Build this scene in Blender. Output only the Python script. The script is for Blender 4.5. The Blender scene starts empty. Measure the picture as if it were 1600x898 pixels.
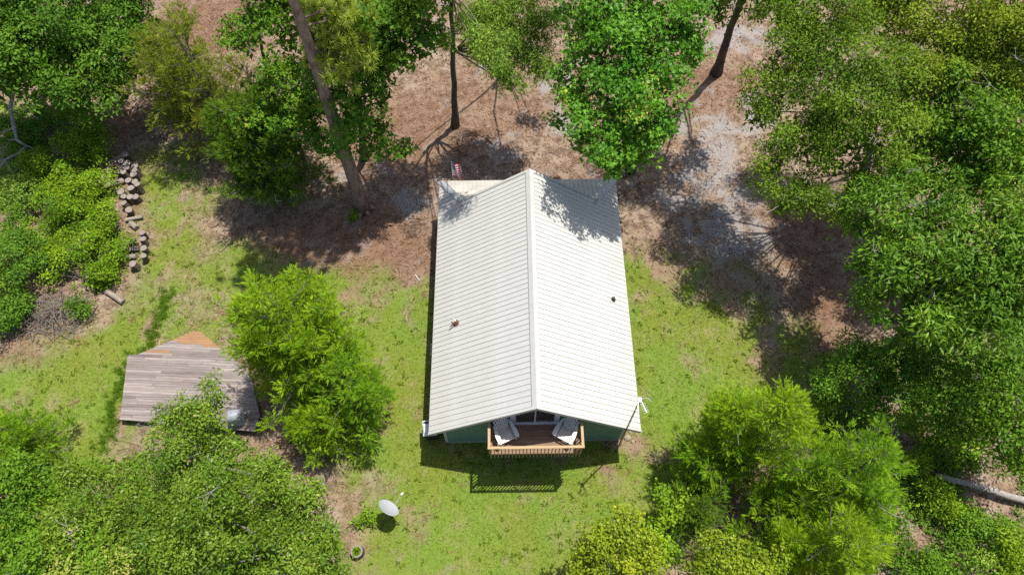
import bpy, math, random
import numpy as np
from mathutils import Vector, Matrix

random.seed(11)
RNG = np.random.default_rng(11)
scene = bpy.context.scene
COL = scene.collection

# ------------------------------------------------------------------ camera
CAM_PITCH, CAM_ROLL, CAM_Z = math.radians(28.3), -0.0087, 30.0
cam_data = bpy.data.cameras.new('camera')
cam_data.sensor_width = 36.0
cam_data.lens = 24.93
cam_data.clip_start = 0.1
cam_data.clip_end = 3000.0
cam = bpy.data.objects.new('camera', cam_data)
COL.objects.link(cam)
_f = Vector((0, math.sin(CAM_PITCH), -math.cos(CAM_PITCH)))
_u = Vector((0, math.cos(CAM_PITCH), math.sin(CAM_PITCH)))
_r = Vector((1, 0, 0))
_rt = _r * math.cos(CAM_ROLL) + _u * math.sin(CAM_ROLL)
_up = _u * math.cos(CAM_ROLL) - _r * math.sin(CAM_ROLL)
_m = Matrix((_rt, _up, -_f)).transposed().to_4x4()
_m.translation = Vector((0, 0, CAM_Z))
cam.matrix_world = _m
scene.camera = cam

# ------------------------------------------------------------------ light
SUN = Vector((0.23, 0.212, 1.0)).normalized()
elev = math.asin(SUN.z)
azim = math.atan2(SUN.x, SUN.y)
world = bpy.data.worlds.new('World')
scene.world = world
world.use_nodes = True
wn = world.node_tree
wn.nodes.clear()
sky = wn.nodes.new('ShaderNodeTexSky')
sky.sky_type = 'NISHITA'
sky.sun_disc = False
sky.sun_elevation = elev
sky.sun_rotation = azim
sky.air_density = 1.0
sky.dust_density = 2.0
sky.ozone_density = 0.4
bg = wn.nodes.new('ShaderNodeBackground')
bg.inputs['Strength'].default_value = 0.115
wo = wn.nodes.new('ShaderNodeOutputWorld')
wn.links.new(sky.outputs[0], bg.inputs['Color'])
wn.links.new(bg.outputs[0], wo.inputs['Surface'])
sd = bpy.data.lights.new('sun', 'SUN')
sd.energy = 5.0
sd.angle = math.radians(0.55)
sd.color = (1.0, 0.95, 0.86)
so = bpy.data.objects.new('sun', sd)
COL.objects.link(so)
so.rotation_euler = SUN.to_track_quat('Z', 'Y').to_euler()
so.location = (30, 30, 60)

scene.view_settings.view_transform = 'Standard'
scene.view_settings.look = 'None'
scene.view_settings.gamma = 1.0
scene.view_settings.use_curve_mapping = False
scene.view_settings.exposure = 0.54
scene.render.engine = 'CYCLES'
cy = scene.cycles
cy.max_bounces = 5
cy.diffuse_bounces = 3
cy.glossy_bounces = 2
cy.transmission_bounces = 3
cy.transparent_max_bounces = 4
cy.caustics_reflective = False
cy.caustics_refractive = False
cy.sample_clamp_indirect = 4.0
cy.filter_width = 1.5
cy.use_denoising = False

# ------------------------------------------------------------------ helpers
def tag(o, label=None, cat=None, group=None, kind=None):
    if label: o['label'] = label
    if cat: o['category'] = cat
    if group: o['group'] = group
    if kind: o['kind'] = kind
    return o

def empty(name, loc=(0, 0, 0), rz=0.0):
    o = bpy.data.objects.new(name, None)
    o.empty_display_size = 0.2
    COL.objects.link(o)
    o.location = loc
    o.rotation_euler = (0, 0, rz)
    return o

def link(name, me, mat=None, parent=None, loc=None, rot=None):
    o = bpy.data.objects.new(name, me)
    COL.objects.link(o)
    if mat is not None and len(me.materials) == 0:
        me.materials.append(mat)
    if parent is not None: o.parent = parent
    if loc is not None: o.location = loc
    if rot is not None: o.rotation_euler = rot
    return o

class MB:
    """collects vertices and faces of one mesh"""
    def __init__(s): s.v = []; s.f = []; s.mi = []; s.cur = 0
    def mat(s, i): s.cur = i; return s
    def add(s, vs, fs):
        o = len(s.v); s.v += [tuple(v) for v in vs]
        s.f += [tuple(i + o for i in f) for f in fs]; s.mi += [s.cur] * len(fs)
        return s
    def box(s, x0, x1, y0, y1, z0, z1, M=None):
        vs = [Vector(p) for p in ((x0,y0,z0),(x1,y0,z0),(x1,y1,z0),(x0,y1,z0),(x0,y0,z1),(x1,y0,z1),(x1,y1,z1),(x0,y1,z1))]
        if M is not None: vs = [M @ v for v in vs]
        return s.add(vs, [(0,3,2,1),(4,5,6,7),(0,1,5,4),(1,2,6,5),(2,3,7,6),(3,0,4,7)])
    def bar(s, a, b, w, h, up=(0, 0, 1)):
        """box beam from a to b, w wide, h high"""
        a, b = Vector(a), Vector(b); d = b - a; L = d.length; d.normalize()
        side = d.cross(Vector(up))
        if side.length < 1e-4: side = d.cross(Vector((1, 0, 0)))
        side.normalize(); n = side.cross(d)
        M = Matrix((d, side, n)).transposed().to_4x4(); M.translation = a
        return s.box(0, L, -w/2, w/2, -h/2, h/2, M)
    def prism(s, poly, z0, z1):
        n = len(poly)
        vs = [(p[0], p[1], z0) for p in poly] + [(p[0], p[1], z1) for p in poly]
        return s.add(vs, [tuple(range(n))[::-1], tuple(range(n, 2*n))] + [(i, (i+1) % n, n+(i+1) % n, n+i) for i in range(n)])
    def tube(s, pts, rad, sides=8, cap=True, ph=0.0):
        pts = [Vector(p) for p in pts]; rings = []; n = len(pts)
        if isinstance(rad, (int, float)): rad = [rad] * n
        ref = Vector((0.13, 0.31, 0.94)).normalized()
        o = len(s.v)
        for i, p in enumerate(pts):
            t = (pts[min(i+1, n-1)] - pts[max(i-1, 0)])
            if t.length < 1e-6: t = Vector((0, 0, 1))
            t.normalize()
            a = t.cross(ref)
            if a.length < 0.05: a = t.cross(Vector((1, 0, 0)))
            a.normalize(); b = t.cross(a)
            for k in range(sides):
                an = 2*math.pi*k/sides + ph
                q = p + (a*math.cos(an) + b*math.sin(an)) * rad[i]
                s.v.append(tuple(q))
        for i in range(n-1):
            for k in range(sides):
                k2 = (k+1) % sides
                s.f.append((o+i*sides+k, o+i*sides+k2, o+(i+1)*sides+k2, o+(i+1)*sides+k)); s.mi.append(s.cur)
        if cap:
            s.f.append(tuple(o+k for k in range(sides))[::-1]); s.mi.append(s.cur)
            s.f.append(tuple(o+(n-1)*sides+k for k in range(sides))); s.mi.append(s.cur)
        return s
    def lathe(s, prof, seg=24, M=None):
        o = []
        for r, z in prof:
            o.append([(r*math.cos(2*math.pi*k/seg), r*math.sin(2*math.pi*k/seg), z) for k in range(seg)])
        vs = [Vector(p) for ring in o for p in ring]
        if M is not None: vs = [M @ v for v in vs]
        fs = []
        for i in range(len(prof)-1):
            for k in range(seg):
                k2 = (k+1) % seg
                fs.append((i*seg+k, i*seg+k2, (i+1)*seg+k2, (i+1)*seg+k))
        return s.add(vs, fs)
    def mesh(s, name, mats=(), smooth=False):
        me = bpy.data.meshes.new(name)
        me.from_pydata(s.v, [], s.f); me.validate()
        for m in mats: me.materials.append(m)
        if len(mats) > 1: me.polygons.foreach_set('material_index', s.mi[:len(me.polygons)])
        if smooth: me.polygons.foreach_set('use_smooth', [True]*len(me.polygons))
        me.update()
        return me
    def build(s, name, mat=None, parent=None, loc=None, rot=None, smooth=False, mats=None, bevel=0.0):
        me = s.mesh(name, mats or ([mat] if mat else []), smooth)
        o = link(name, me, None, parent, loc, rot)
        if bevel:
            b = o.modifiers.new('bevel', 'BEVEL'); b.width = bevel; b.segments = 2; b.limit_method = 'ANGLE'
        return o

def tri_mesh(name, verts, tris, mat, tint=None):
    """big triangle mesh straight from numpy arrays"""
    me = bpy.data.meshes.new(name)
    nv, nt = len(verts), len(tris)
    me.vertices.add(nv); me.vertices.foreach_set('co', np.ascontiguousarray(verts, np.float32).ravel())
    me.loops.add(nt*3); me.loops.foreach_set('vertex_index', np.ascontiguousarray(tris, np.int32).ravel())
    me.polygons.add(nt); me.polygons.foreach_set('loop_start', np.arange(0, nt*3, 3, dtype=np.int32))
    try: me.polygons.foreach_set('loop_total', np.full(nt, 3, np.int32))
    except Exception: pass
    if tint is not None:
        at = me.attributes.new('tint', 'FLOAT', 'POINT')
        at.data.foreach_set('value', np.ascontiguousarray(tint, np.float32))
    me.materials.append(mat)
    me.update(calc_edges=True)
    return me

def lattice_noise(x, y, scale, seed):
    r = np.random.default_rng(seed)
    N = 256
    g = r.random((N, N))
    fx, fy = x/scale + 1000.3, y/scale + 1000.7
    ix, iy = np.floor(fx).astype(int), np.floor(fy).astype(int)
    tx, ty = fx-ix, fy-iy
    tx, ty = tx*tx*(3-2*tx), ty*ty*(3-2*ty)
    a = g[ix % N, iy % N]; b = g[(ix+1) % N, iy % N]; c = g[ix % N, (iy+1) % N]; d = g[(ix+1) % N, (iy+1) % N]
    return (a*(1-tx)+b*tx)*(1-ty) + (c*(1-tx)+d*tx)*ty

def fbm(x, y, scale, seed, oct=4):
    t = 0; a = .5; n = 0
    for i in range(oct):
        t = t + a*lattice_noise(x, y, scale/2**i, seed+i); n += a; a *= .55
    return t/n

def poly_sd(x, y, poly):
    """signed distance to polygon, positive inside"""
    d = np.full(x.shape, 1e9); ins = np.zeros(x.shape, bool); n = len(poly)
    for i in range(n):
        ax, ay = poly[i]; bx, by = poly[(i+1) % n]
        ex, ey = bx-ax, by-ay
        t = np.clip(((x-ax)*ex + (y-ay)*ey)/(ex*ex+ey*ey), 0, 1)
        d = np.minimum(d, np.hypot(x-ax-t*ex, y-ay-t*ey))
        c = ((ay > y) != (by > y)) & (x < (bx-ax)*(y-ay)/((by-ay) if by != ay else 1e-9) + ax)
        ins ^= c
    return np.where(ins, d, -d)

# ------------------------------------------------------------------ materials
def new_mat(name):
    m = bpy.data.materials.new(name); m.use_nodes = True
    nt = m.node_tree; b = nt.nodes['Principled BSDF']
    return m, nt, b

def N(nt, typ, **kw):
    n = nt.nodes.new(typ)
    for k, v in kw.items():
        if k == 'ins':
            for a, c in v.items(): n.inputs[a].default_value = c
        else: setattr(n, k, v)
    return n

def ramp(nt, fac, stops):
    r = nt.nodes.new('ShaderNodeValToRGB')
    e = r.color_ramp.elements
    while len(e) < len(stops): e.new(0.5)
    for el, (p, c) in zip(e, stops):
        el.position = p; el.color = (c[0], c[1], c[2], 1)
    nt.links.new(fac, r.inputs['Fac'])
    return r.outputs['Color']

def mixc(nt, fac, a, b, mode='MIX'):
    n = nt.nodes.new('ShaderNodeMix'); n.data_type = 'RGBA'; n.blend_type = mode
    for sock, val in ((n.inputs[0], fac), (n.inputs[6], a), (n.inputs[7], b)):
        if hasattr(val, 'links'): nt.links.new(val, sock)
        elif isinstance(val, (int, float)): sock.default_value = val
        else: sock.default_value = (val[0], val[1], val[2], 1)
    return n.outputs[2]

def maths(nt, op, a, b=None, clamp=False):
    n = nt.nodes.new('ShaderNodeMath'); n.operation = op; n.use_clamp = clamp
    for i, v in enumerate((a, b)):
        if v is None: continue
        if hasattr(v, 'links'): nt.links.new(v, n.inputs[i])
        else: n.inputs[i].default_value = v
    return n.outputs[0]

def noise(nt, scale, detail=4, rough=0.6, coord=None, dist=0.0, which='Object'):
    n = nt.nodes.new('ShaderNodeTexNoise')
    n.inputs['Scale'].default_value = scale; n.inputs['Detail'].default_value = detail
    n.inputs['Roughness'].default_value = rough; n.inputs['Distortion'].default_value = dist
    if coord is None:
        c = nt.nodes.new('ShaderNodeTexCoord'); coord = c.outputs[which]
    nt.links.new(coord, n.inputs['Vector'])
    return n.outputs['Fac']

def bump(nt, b, h, strength=0.4, dist=0.02):
    n = nt.nodes.new('ShaderNodeBump'); n.inputs['Strength'].default_value = strength; n.inputs['Distance'].default_value = dist
    nt.links.new(h, n.inputs['Height']); nt.links.new(n.outputs[0], b.inputs['Normal'])

def stretch(nt, sx, sy, sz, which='Object'):
    c = nt.nodes.new('ShaderNodeTexCoord'); m = nt.nodes.new('ShaderNodeMapping')
    m.inputs['Scale'].default_value = (sx, sy, sz)
    nt.links.new(c.outputs[which], m.inputs['Vector'])
    return m.outputs[0]

def plain(name, col, rough=0.6, metal=0.0, var=0.12, scale=6.0, bmp=0.0):
    m, nt, b = new_mat(name)
    f = noise(nt, scale, 5)
    d = tuple(c*(1-var*1.6) for c in col); l = tuple(min(1, c*(1+var)) for c in col)
    nt.links.new(ramp(nt, f, [(0.3, d), (0.7, l)]), b.inputs['Base Color'])
    b.inputs['Roughness'].default_value = rough; b.inputs['Metallic'].default_value = metal
    if bmp: bump(nt, b, noise(nt, scale*6, 3), bmp, 0.01)
    return m

def leaf_mat(name, dark, light, trans=0.35, rough=0.5, spec=0.35, odd=None):
    """leaf: colour varies from leaf to leaf and clump to clump, thin enough to let light through"""
    m, nt, b = new_mat(name)
    a = N(nt, 'ShaderNodeAttribute', attribute_name='tint')
    mid = tuple((x+y)/2 for x, y in zip(dark, light))
    stops = [(0.0, dark), (0.5, mid), (0.93, light)]
    if odd: stops.append((1.0, odd))
    c = ramp(nt, a.outputs['Fac'], stops)
    nt.links.new(c, b.inputs['Base Color'])
    b.inputs['Roughness'].default_value = rough
    b.inputs['Specular IOR Level'].default_value = spec
    t = nt.nodes.new('ShaderNodeBsdfTranslucent')
    tc = mixc(nt, 0.5, c, (min(1, light[0]*1.5), light[1]*1.35, light[2]*0.5))
    nt.links.new(tc, t.inputs['Color'])
    mx = nt.nodes.new('ShaderNodeMixShader'); mx.inputs[0].default_value = trans
    nt.links.new(b.outputs[0], mx.inputs[1]); nt.links.new(t.outputs[0], mx.inputs[2])
    nt.links.new(mx.outputs[0], nt.nodes['Material Output'].inputs['Surface'])
    return m

def bark_mat(name, dark, light, sc=14.0, squash=0.22):
    m, nt, b = new_mat(name)
    co = stretch(nt, 1, 1, squash)
    f = noise(nt, sc, 6, 0.7, co, 0.4)
    f2 = noise(nt, 1.7, 3)
    c = ramp(nt, f, [(0.32, dark), (0.62, light)])
    c = mixc(nt, maths(nt, 'MULTIPLY', f2, 0.5), c, tuple(x*0.55 for x in light))
    nt.links.new(c, b.inputs['Base Color']); b.inputs['Roughness'].default_value = 0.9
    b.inputs['Specular IOR Level'].default_value = 0.1
    bump(nt, b, f, 0.9, 0.04)
    return m

def wood_mat(name, dark, light, axis=0, rough=0.75, sc=18.0):
    m, nt, b = new_mat(name)
    s = [1.0, 1.0, 1.0]; s[axis] = 0.06
    oi = nt.nodes.new('ShaderNodeObjectInfo')
    c0 = nt.nodes.new('ShaderNodeTexCoord'); mp = nt.nodes.new('ShaderNodeMapping'); mp.inputs['Scale'].default_value = s
    add = nt.nodes.new('ShaderNodeVectorMath'); add.operation = 'ADD'
    cmb = nt.nodes.new('ShaderNodeCombineXYZ')
    r10 = maths(nt, 'MULTIPLY', oi.outputs['Random'], 37.0)
    for i in range(3): nt.links.new(r10, cmb.inputs[i])
    nt.links.new(c0.outputs['Object'], mp.inputs[0]); nt.links.new(mp.outputs[0], add.inputs[0]); nt.links.new(cmb.outputs[0], add.inputs[1])
    f = noise(nt, sc, 6, 0.65, add.outputs[0], 0.6)
    g = noise(nt, 2.0, 3, 0.6)
    c = ramp(nt, f, [(0.3, dark), (0.68, light)])
    k = maths(nt, 'ADD', maths(nt, 'MULTIPLY', oi.outputs['Random'], 0.4), maths(nt, 'MULTIPLY', g, 0.2))
    c = mixc(nt, k, c, tuple(x*0.85 for x in dark))
    nt.links.new(c, b.inputs['Base Color']); b.inputs['Roughness'].default_value = rough
    bump(nt, b, f, 0.35, 0.01)
    return m

# surfaces
M_ROOF, nt, b = new_mat('white_roof_metal')
f = noise(nt, 0.7, 5); g = noise(nt, 9.0, 4)
c = ramp(nt, f, [(0.3, (0.425, 0.42, 0.395)), (0.7, (0.47, 0.467, 0.445))])
stk = noise(nt, 3.0, 5, 0.65, stretch(nt, .25, 3.0, .25))
c = mixc(nt, ramp(nt, stk, [(0.52, (0, 0, 0)), (0.72, (0.35, 0.35, 0.35))]), c, (0.33, 0.315, 0.28))
c = mixc(nt, maths(nt, 'MULTIPLY', maths(nt, 'GREATER_THAN', g, 0.72), 0.25), c, (0.30, 0.28, 0.24))
nt.links.new(c, b.inputs['Base Color']); b.inputs['Roughness'].default_value = 0.45; b.inputs['Specular IOR Level'].default_value = 0.3
bump(nt, b, noise(nt, 1.6, 3), 0.25, 0.05)
M_TRIM = plain('pale_trim_paint', (0.40, 0.40, 0.385), 0.5, 0, 0.06)
M_RIDGE = plain('white_ridge_metal', (0.43, 0.425, 0.41), 0.4, 0, 0.05)
M_GREY = plain('grey_flashing', (0.33, 0.345, 0.36), 0.4, 0.3, 0.1)
M_SIDING, nt, b = new_mat('green_painted_siding')
f = noise(nt, 3.0, 5); co = stretch(nt, 1, 1, 1)
w = N(nt, 'ShaderNodeTexWave', wave_type='BANDS', bands_direction='X', ins={'Scale': 1.6, 'Distortion': 0.0})
nt.links.new(co, w.inputs['Vector'])
c = ramp(nt, f, [(0.3, (0.09, 0.175, 0.135)), (0.7, (0.115, 0.21, 0.165))])
nt.links.new(c, b.inputs['Base Color']); b.inputs['Roughness'].default_value = 0.6
bump(nt, b, maths(nt, 'GREATER_THAN', w.outputs['Fac'], 0.96), 0.5, 0.01)
M_GLASS, nt, b = new_mat('dark_window_glass')
b.inputs['Base Color'].default_value = (0.035, 0.03, 0.03, 1); b.inputs['Roughness'].default_value = 0.06
bump(nt, b, noise(nt, 1.5, 2), 0.02, 0.02)
M_CONC = plain('foundation_concrete', (0.28, 0.27, 0.25), 0.9, 0, 0.2, 5, 0.3)
M_DECKB = wood_mat('stained_deck_wood', (0.15, 0.092, 0.058), (0.28, 0.18, 0.115), 0)
M_CEDAR = wood_mat('orange_rail_wood', (0.32, 0.215, 0.11), (0.43, 0.31, 0.175), 0)
M_CHAIR = plain('weathered_white_plastic', (0.58, 0.56, 0.52), 0.55, 0, 0.12, 9)
M_BLACK = plain('black_rubber', (0.015, 0.015, 0.016), 0.6, 0, 0.2)
M_RUST = plain('rusty_pipe_metal', (0.12, 0.055, 0.03), 0.8, 0.2, 0.5, 20)
M_STEEL = plain('galvanised_steel', (0.32, 0.33, 0.34), 0.4, 0.7, 0.12)
M_MAST = plain('dark_mast_steel', (0.10, 0.12, 0.10), 0.45, 0.5, 0.15)
M_WHITEP = plain('white_plastic', (0.50, 0.51, 0.53), 0.4, 0, 0.08)
M_DISH = plain('pale_grey_dish_paint', (0.31, 0.335, 0.36), 0.45, 0, 0.07)
M_NAVY = plain('dark_blue_plastic', (0.02, 0.025, 0.06), 0.4, 0, 0.2)
M_COVER, nt, b = new_mat('silver_cover_fabric')
f = noise(nt, 4, 5)
nt.links.new(ramp(nt, f, [(0.3, (0.20, 0.22, 0.26)), (0.7, (0.30, 0.32, 0.36))]), b.inputs['Base Color']); b.inputs['Roughness'].default_value = 0.5
bump(nt, b, noise(nt, 7, 3), 0.6, 0.05)
M_PLANKS = [wood_mat('weathered_plank_grey', (0.12, 0.098, 0.09), (0.29, 0.25, 0.235), 0),
            wood_mat('weathered_plank_pale', (0.16, 0.13, 0.115), (0.36, 0.315, 0.29), 0),
            wood_mat('weathered_plank_dark', (0.09, 0.07, 0.06), (0.23, 0.19, 0.17), 0),
            wood_mat('new_plank_orange', (0.21, 0.105, 0.045), (0.33, 0.19, 0.095), 0)]
M_LOGBARK = bark_mat('log_bark', (0.055, 0.04, 0.03), (0.18, 0.14, 0.112), 16)
M_CUT, nt, b = new_mat('cut_log_end')
tc = nt.nodes.new('ShaderNodeTexCoord')
w = N(nt, 'ShaderNodeTexWave', wave_type='RINGS', rings_direction='Z', ins={'Scale': 9.0, 'Distortion': 1.5, 'Detail': 2.0})
nt.links.new(tc.outputs['Object'], w.inputs['Vector'])
oi = nt.nodes.new('ShaderNodeObjectInfo')
c = ramp(nt, w.outputs['Fac'], [(0.1, (0.18, 0.152, 0.132)), (0.8, (0.29, 0.255, 0.228))])
c = mixc(nt, maths(nt, 'MULTIPLY', oi.outputs['Random'], 0.4), c, (0.15, 0.125, 0.11))
c = mixc(nt, maths(nt, 'MULTIPLY', noise(nt, 5, 4), 0.35), c, (0.10, 0.08, 0.07))
nt.links.new(c, b.inputs['Base Color']); b.inputs['Roughness'].default_value = 0.85
M_PINEBARK = bark_mat('pine_bark', (0.10, 0.062, 0.045), (0.36, 0.265, 0.21), 7, 0.3)
M_DARKBARK = bark_mat('dark_bark', (0.026, 0.021, 0.016), (0.12, 0.10, 0.078), 9)
M_MIDBARK = bark_mat('mossy_bark', (0.04, 0.04, 0.024), (0.17, 0.16, 0.11), 8)
M_GREYBARK = bark_mat('grey_bark', (0.09, 0.08, 0.07), (0.24, 0.22, 0.195), 12)
M_DEAD = bark_mat('bleached_dead_wood', (0.17, 0.15, 0.13), (0.38, 0.35, 0.32), 8)
M_BRUSH = bark_mat('grey_brown_brush', (0.085, 0.07, 0.058), (0.25, 0.215, 0.185), 8)
M_STONE = plain('pale_stone', (0.30, 0.25, 0.18), 0.9, 0, 0.25, 7, 0.6)

# ------------------------------------------------------------------ ground
LAWN_A = [(-10.372, 17.828),(-6.202, 16.814),(-3.418, 17.036),(-3.482, 18.683),(6.43, 19.146),(8.893, 18.37),(11.78, 16.706),(13.547, 13.954),(13.638, 10.219),(10.887, 8.244),(7.933, 6.649),(4.942, 3.193),(3.666, -0.329),(-7.721, -0.242),(-7.168, 3.291),(-6.917, 5.739),(-8.841, 8.418),(-10.988, 11.646),(-13.843, 14.549),(-16.25, 15.931),(-16.087, 18.069),(-13.272, 18.225)]
LAWN_B = [(-20.522, 25.16),(-17.92, 25.131),(-15.571, 21.93),(-15.605, 18.806),(-13.424, 15.559),(-13.595, 13.238),(-16.677, 7.935),(-18.06, 6.089),(-21.157, 5.859),(-25.149, 8.009),(-25.913, 11.478),(-22.244, 13.064),(-20.127, 14.443),(-18.421, 16.652),(-18.315, 19.211),(-19.735, 21.974)]
RED = [((-7.272, 18.349, 4.755, 2.691),1),((-5.526, 26.11, 4.202, 2.81),.8),((-2.049, 27.45, 3.913, 2.904),.6),((14.655, 14.944, 1.508, 4.297),1),((11.657, 28.717, 3.245, 2.481),.8),((15.583, 20.011, 2.586, 1.99),.9),((-18.052, 34.754, 3.491, 2.854),1),((-21.088, 26.74, 1.769, 1.166),.8),((-22.762, 12.846, 1.177, 0.642),.7),((6.444, 26.888, 3.177, 4.372),.5),((-5.725, 10.691, 0.853, 1.839),.3)]
SAND = [((11.092, 24.81, 1.72, 3.191),1),((9.479, 21.663, 2.314, 1.443),.9),((11.156, 19.67, 1.771, 1.77),.95),((9.869, 18.546, 1.903, 1.522),.7),((13.417, 33.01, 3.03, 1.626),.8),((-4.965, 21.212, 1.054, 1.055),.85),((3.058, 26.24, 0.981, 1.105),.9),((13.676, 26.806, 1.233, 1.884),.8),((11.787, 14.972, 0.906, 2.087),.55),((1.745, 29.564, 1.459, 1.096),.7),((7.058, 22.302, 1.334, 1.043),.6),((0.066, 24.713, 2.064, 0.884),.35),((-3.866, 28.417, 0.72, 0.578),.5),((9.765, 17.808, 1.256, 1.113),.5),((-4.39, 17.768, 0.629, 0.663),.5),((7.262, 9.983, 0.505, 0.589),.4),((17.527, 29.134, 1.81, 1.993),.6),((11.219, 17.068, 0.622, 1.091),.6),((3.839, 31.296, 0.744, 1.563),.5)]
BARE = [((7.566, 17.83, 1.571, 1.683),.75),((10.128, 16.018, 2.145, 1.783),.7),((11.737, 12.999, 1.174, 1.634),.6),((6.174, 16.408, 0.771, 1.435),.5),((-6.295, 4.73, 0.647, 1.261),.4),((-6.018, 5.987, 0.66, 0.782),.5),((-5.376, 9.806, 0.561, 1.182),.45),((-9.429, 8.702, 1.655, 1.142),.3),((-11.361, 8.719, 0.828, 1.143),.7),((-17.164, 8.77, 0.332, 1.732),.9),((-16.856, 14.578, 0.422, 2.063),.7),((5.169, 8.573, 0.687, 0.564),.7),((4.289, 8.58, 0.55, 0.281),1),((3.845, 7.35, 0.485, 0.27),.5),((7.55, 12.404, 1.455, 1.606),.3),((-4.052, 6.229, 1.061, 0.788),.25),((4.121, 5.646, 1.574, 1.036),.35),((-7.318, 15.499, 2.134, 1.399),.4),((-16.486, 21.535, 0.994, 1.23),.6),((-15.893, 23.595, 1.02, 1.739),.5)]

def ellipses(x, y, lst):
    m = np.zeros(x.shape)
    for (cx, cy_, rx, ry), a in lst:
        d = np.hypot((x-cx)/rx, (y-cy_)/ry)
        m = np.maximum(m, a*np.clip(1.6-d*1.15, 0, 1))
    return m

def ground_masks(x, y):
    wob = (fbm(x, y, 3.0, 5) - .5)*3.4 + (fbm(x, y, 0.7, 9) - .5)*1.0
    sdA = np.maximum(poly_sd(x, y, LAWN_A), poly_sd(x, y, LAWN_B)) + wob
    lawn = np.clip(sdA/2.4 + .45, 0, 1)
    n1 = fbm(x, y, 1.6, 21); n2 = fbm(x, y, .5, 31)
    sand = np.clip(ellipses(x, y, SAND)*1.5 + (n1-.5)*2.4 + (n2-.5)*3.4 - .5, 0, 1)
    red = np.clip(ellipses(x, y, RED)*1.2 + (n1-.5)*1.6, 0, 1)
    bare = np.clip(ellipses(x, y, BARE)*1.3 + (fbm(x, y, .8, 41)-.5)*2.2 - .25, 0, 1)
    patch = np.clip((fbm(x, y, 1.1, 51)-.56)*5.5, 0, 1)*.75
    lawn = np.clip(lawn*(1-np.maximum(bare, patch*.8)), 0, 1)
    return lawn, red, sand*(1-lawn*.6), bare

def axis_coords(a, b, step, far):
    core = np.arange(a, b+1e-6, step); ext = []; d = step; t = b
    while t < far: d *= 1.5; t += d; ext.append(t)
    ext2 = []; d = step; t = a
    while t > -far: d *= 1.5; t -= d; ext2.append(t)
    return np.concatenate([ext2[::-1], core, ext])

gx = axis_coords(-42, 42, .32, 900); gy = axis_coords(-6, 46, .32, 900)
X, Y = np.meshgrid(gx, gy, indexing='ij'); nx, ny = len(gx), len(gy)
lw, rd, sn, br = ground_masks(X.ravel(), Y.ravel())
Z = np.zeros(X.size)
verts = np.stack([X.ravel(), Y.ravel(), Z], 1)
i, j = np.meshgrid(np.arange(nx-1), np.arange(ny-1), indexing='ij')
a = (i*ny+j).ravel(); b_ = ((i+1)*ny+j).ravel(); c_ = ((i+1)*ny+j+1).ravel(); d_ = (i*ny+j+1).ravel()
tris = np.concatenate([np.stack([a, b_, c_], 1), np.stack([a, c_, d_], 1)])
M_GROUND, nt, b = new_mat('lawn_straw_and_sand')
A = {k: N(nt, 'ShaderNodeAttribute', attribute_name=k).outputs['Fac'] for k in ('lawn', 'red', 'sand', 'bare')}
fine = noise(nt, 14, 6, 0.75); tiny = noise(nt, 42, 3, 0.8); mid = noise(nt, 2.2, 5, 0.6); big = noise(nt, .45, 3)
grass = ramp(nt, fine, [(0.26, (0.055, 0.098, 0.005)), (0.46, (0.098, 0.152, 0.008)), (0.62, (0.132, 0.178, 0.012)), (0.8, (0.20, 0.205, 0.05))])
grass = mixc(nt, maths(nt, 'MULTIPLY', mid, 0.4), grass, (0.20, 0.215, 0.03))
grass = mixc(nt, ramp(nt, noise(nt, 0.33, 4, 0.55), [(0.42, (0.65, 0.65, 0.65)), (0.6, (0, 0, 0))]), grass, ramp(nt, fine, [(0.3, (0.045, 0.125, 0.008)), (0.7, (0.135, 0.265, 0.016))]))
grass = mixc(nt, ramp(nt, noise(nt, 0.7, 6, 0.7), [(0.51, (0, 0, 0)), (0.70, (0.6, 0.6, 0.6))]), grass, ramp(nt, fine, [(0.3, (0.16, 0.135, 0.05)), (0.7, (0.36, 0.31, 0.165))]))
grass = mixc(nt, maths(nt, 'MULTIPLY', maths(nt, 'SUBTRACT', tiny, 0.35, True), 1.1, True), grass, (0.27, 0.25, 0.11))
straw = ramp(nt, fine, [(0.28, (0.10, 0.06, 0.04)), (0.5, (0.25, 0.175, 0.122)), (0.75, (0.40, 0.32, 0.245))])
straw = mixc(nt, ramp(nt, noise(nt, 0.9, 6, 0.7), [(0.42, (0, 0, 0)), (0.58, (0.7, 0.7, 0.7))]), straw, ramp(nt, tiny, [(0.3, (0.20, 0.15, 0.11)), (0.7, (0.37, 0.31, 0.255))]))
straw = mixc(nt, ramp(nt, noise(nt, 1.7, 6, 0.7), [(0.46, (0, 0, 0)), (0.6, (0.8, 0.8, 0.8))]), straw, ramp(nt, fine, [(0.3, (0.045, 0.028, 0.02)), (0.7, (0.13, 0.085, 0.06))]))
straw = mixc(nt, maths(nt, 'MULTIPLY', A['red'], 0.65), straw, ramp(nt, tiny, [(0.3, (0.075, 0.035, 0.02)), (0.6, (0.19, 0.10, 0.062)), (0.8, (0.28, 0.17, 0.11))]))
sandc = ramp(nt, fine, [(0.3, (0.11, 0.095, 0.085)), (0.5, (0.25, 0.235, 0.228)), (0.75, (0.37, 0.358, 0.352))])
barec = ramp(nt, fine, [(0.3, (0.13, 0.085, 0.05)), (0.7, (0.30, 0.225, 0.15))])
edge = maths(nt, 'ADD', maths(nt, 'MULTIPLY', maths(nt, 'SUBTRACT', fine, 0.5), 1.1), maths(nt, 'MULTIPLY', maths(nt, 'SUBTRACT', tiny, 0.5), 0.9))
def sharp(att, k=1.7):
    return maths(nt, 'MULTIPLY', maths(nt, 'SUBTRACT', maths(nt, 'ADD', att, edge), 0.2), k, True)
col = mixc(nt, maths(nt, 'MULTIPLY', A['bare'], 0.9), straw, barec)
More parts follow.
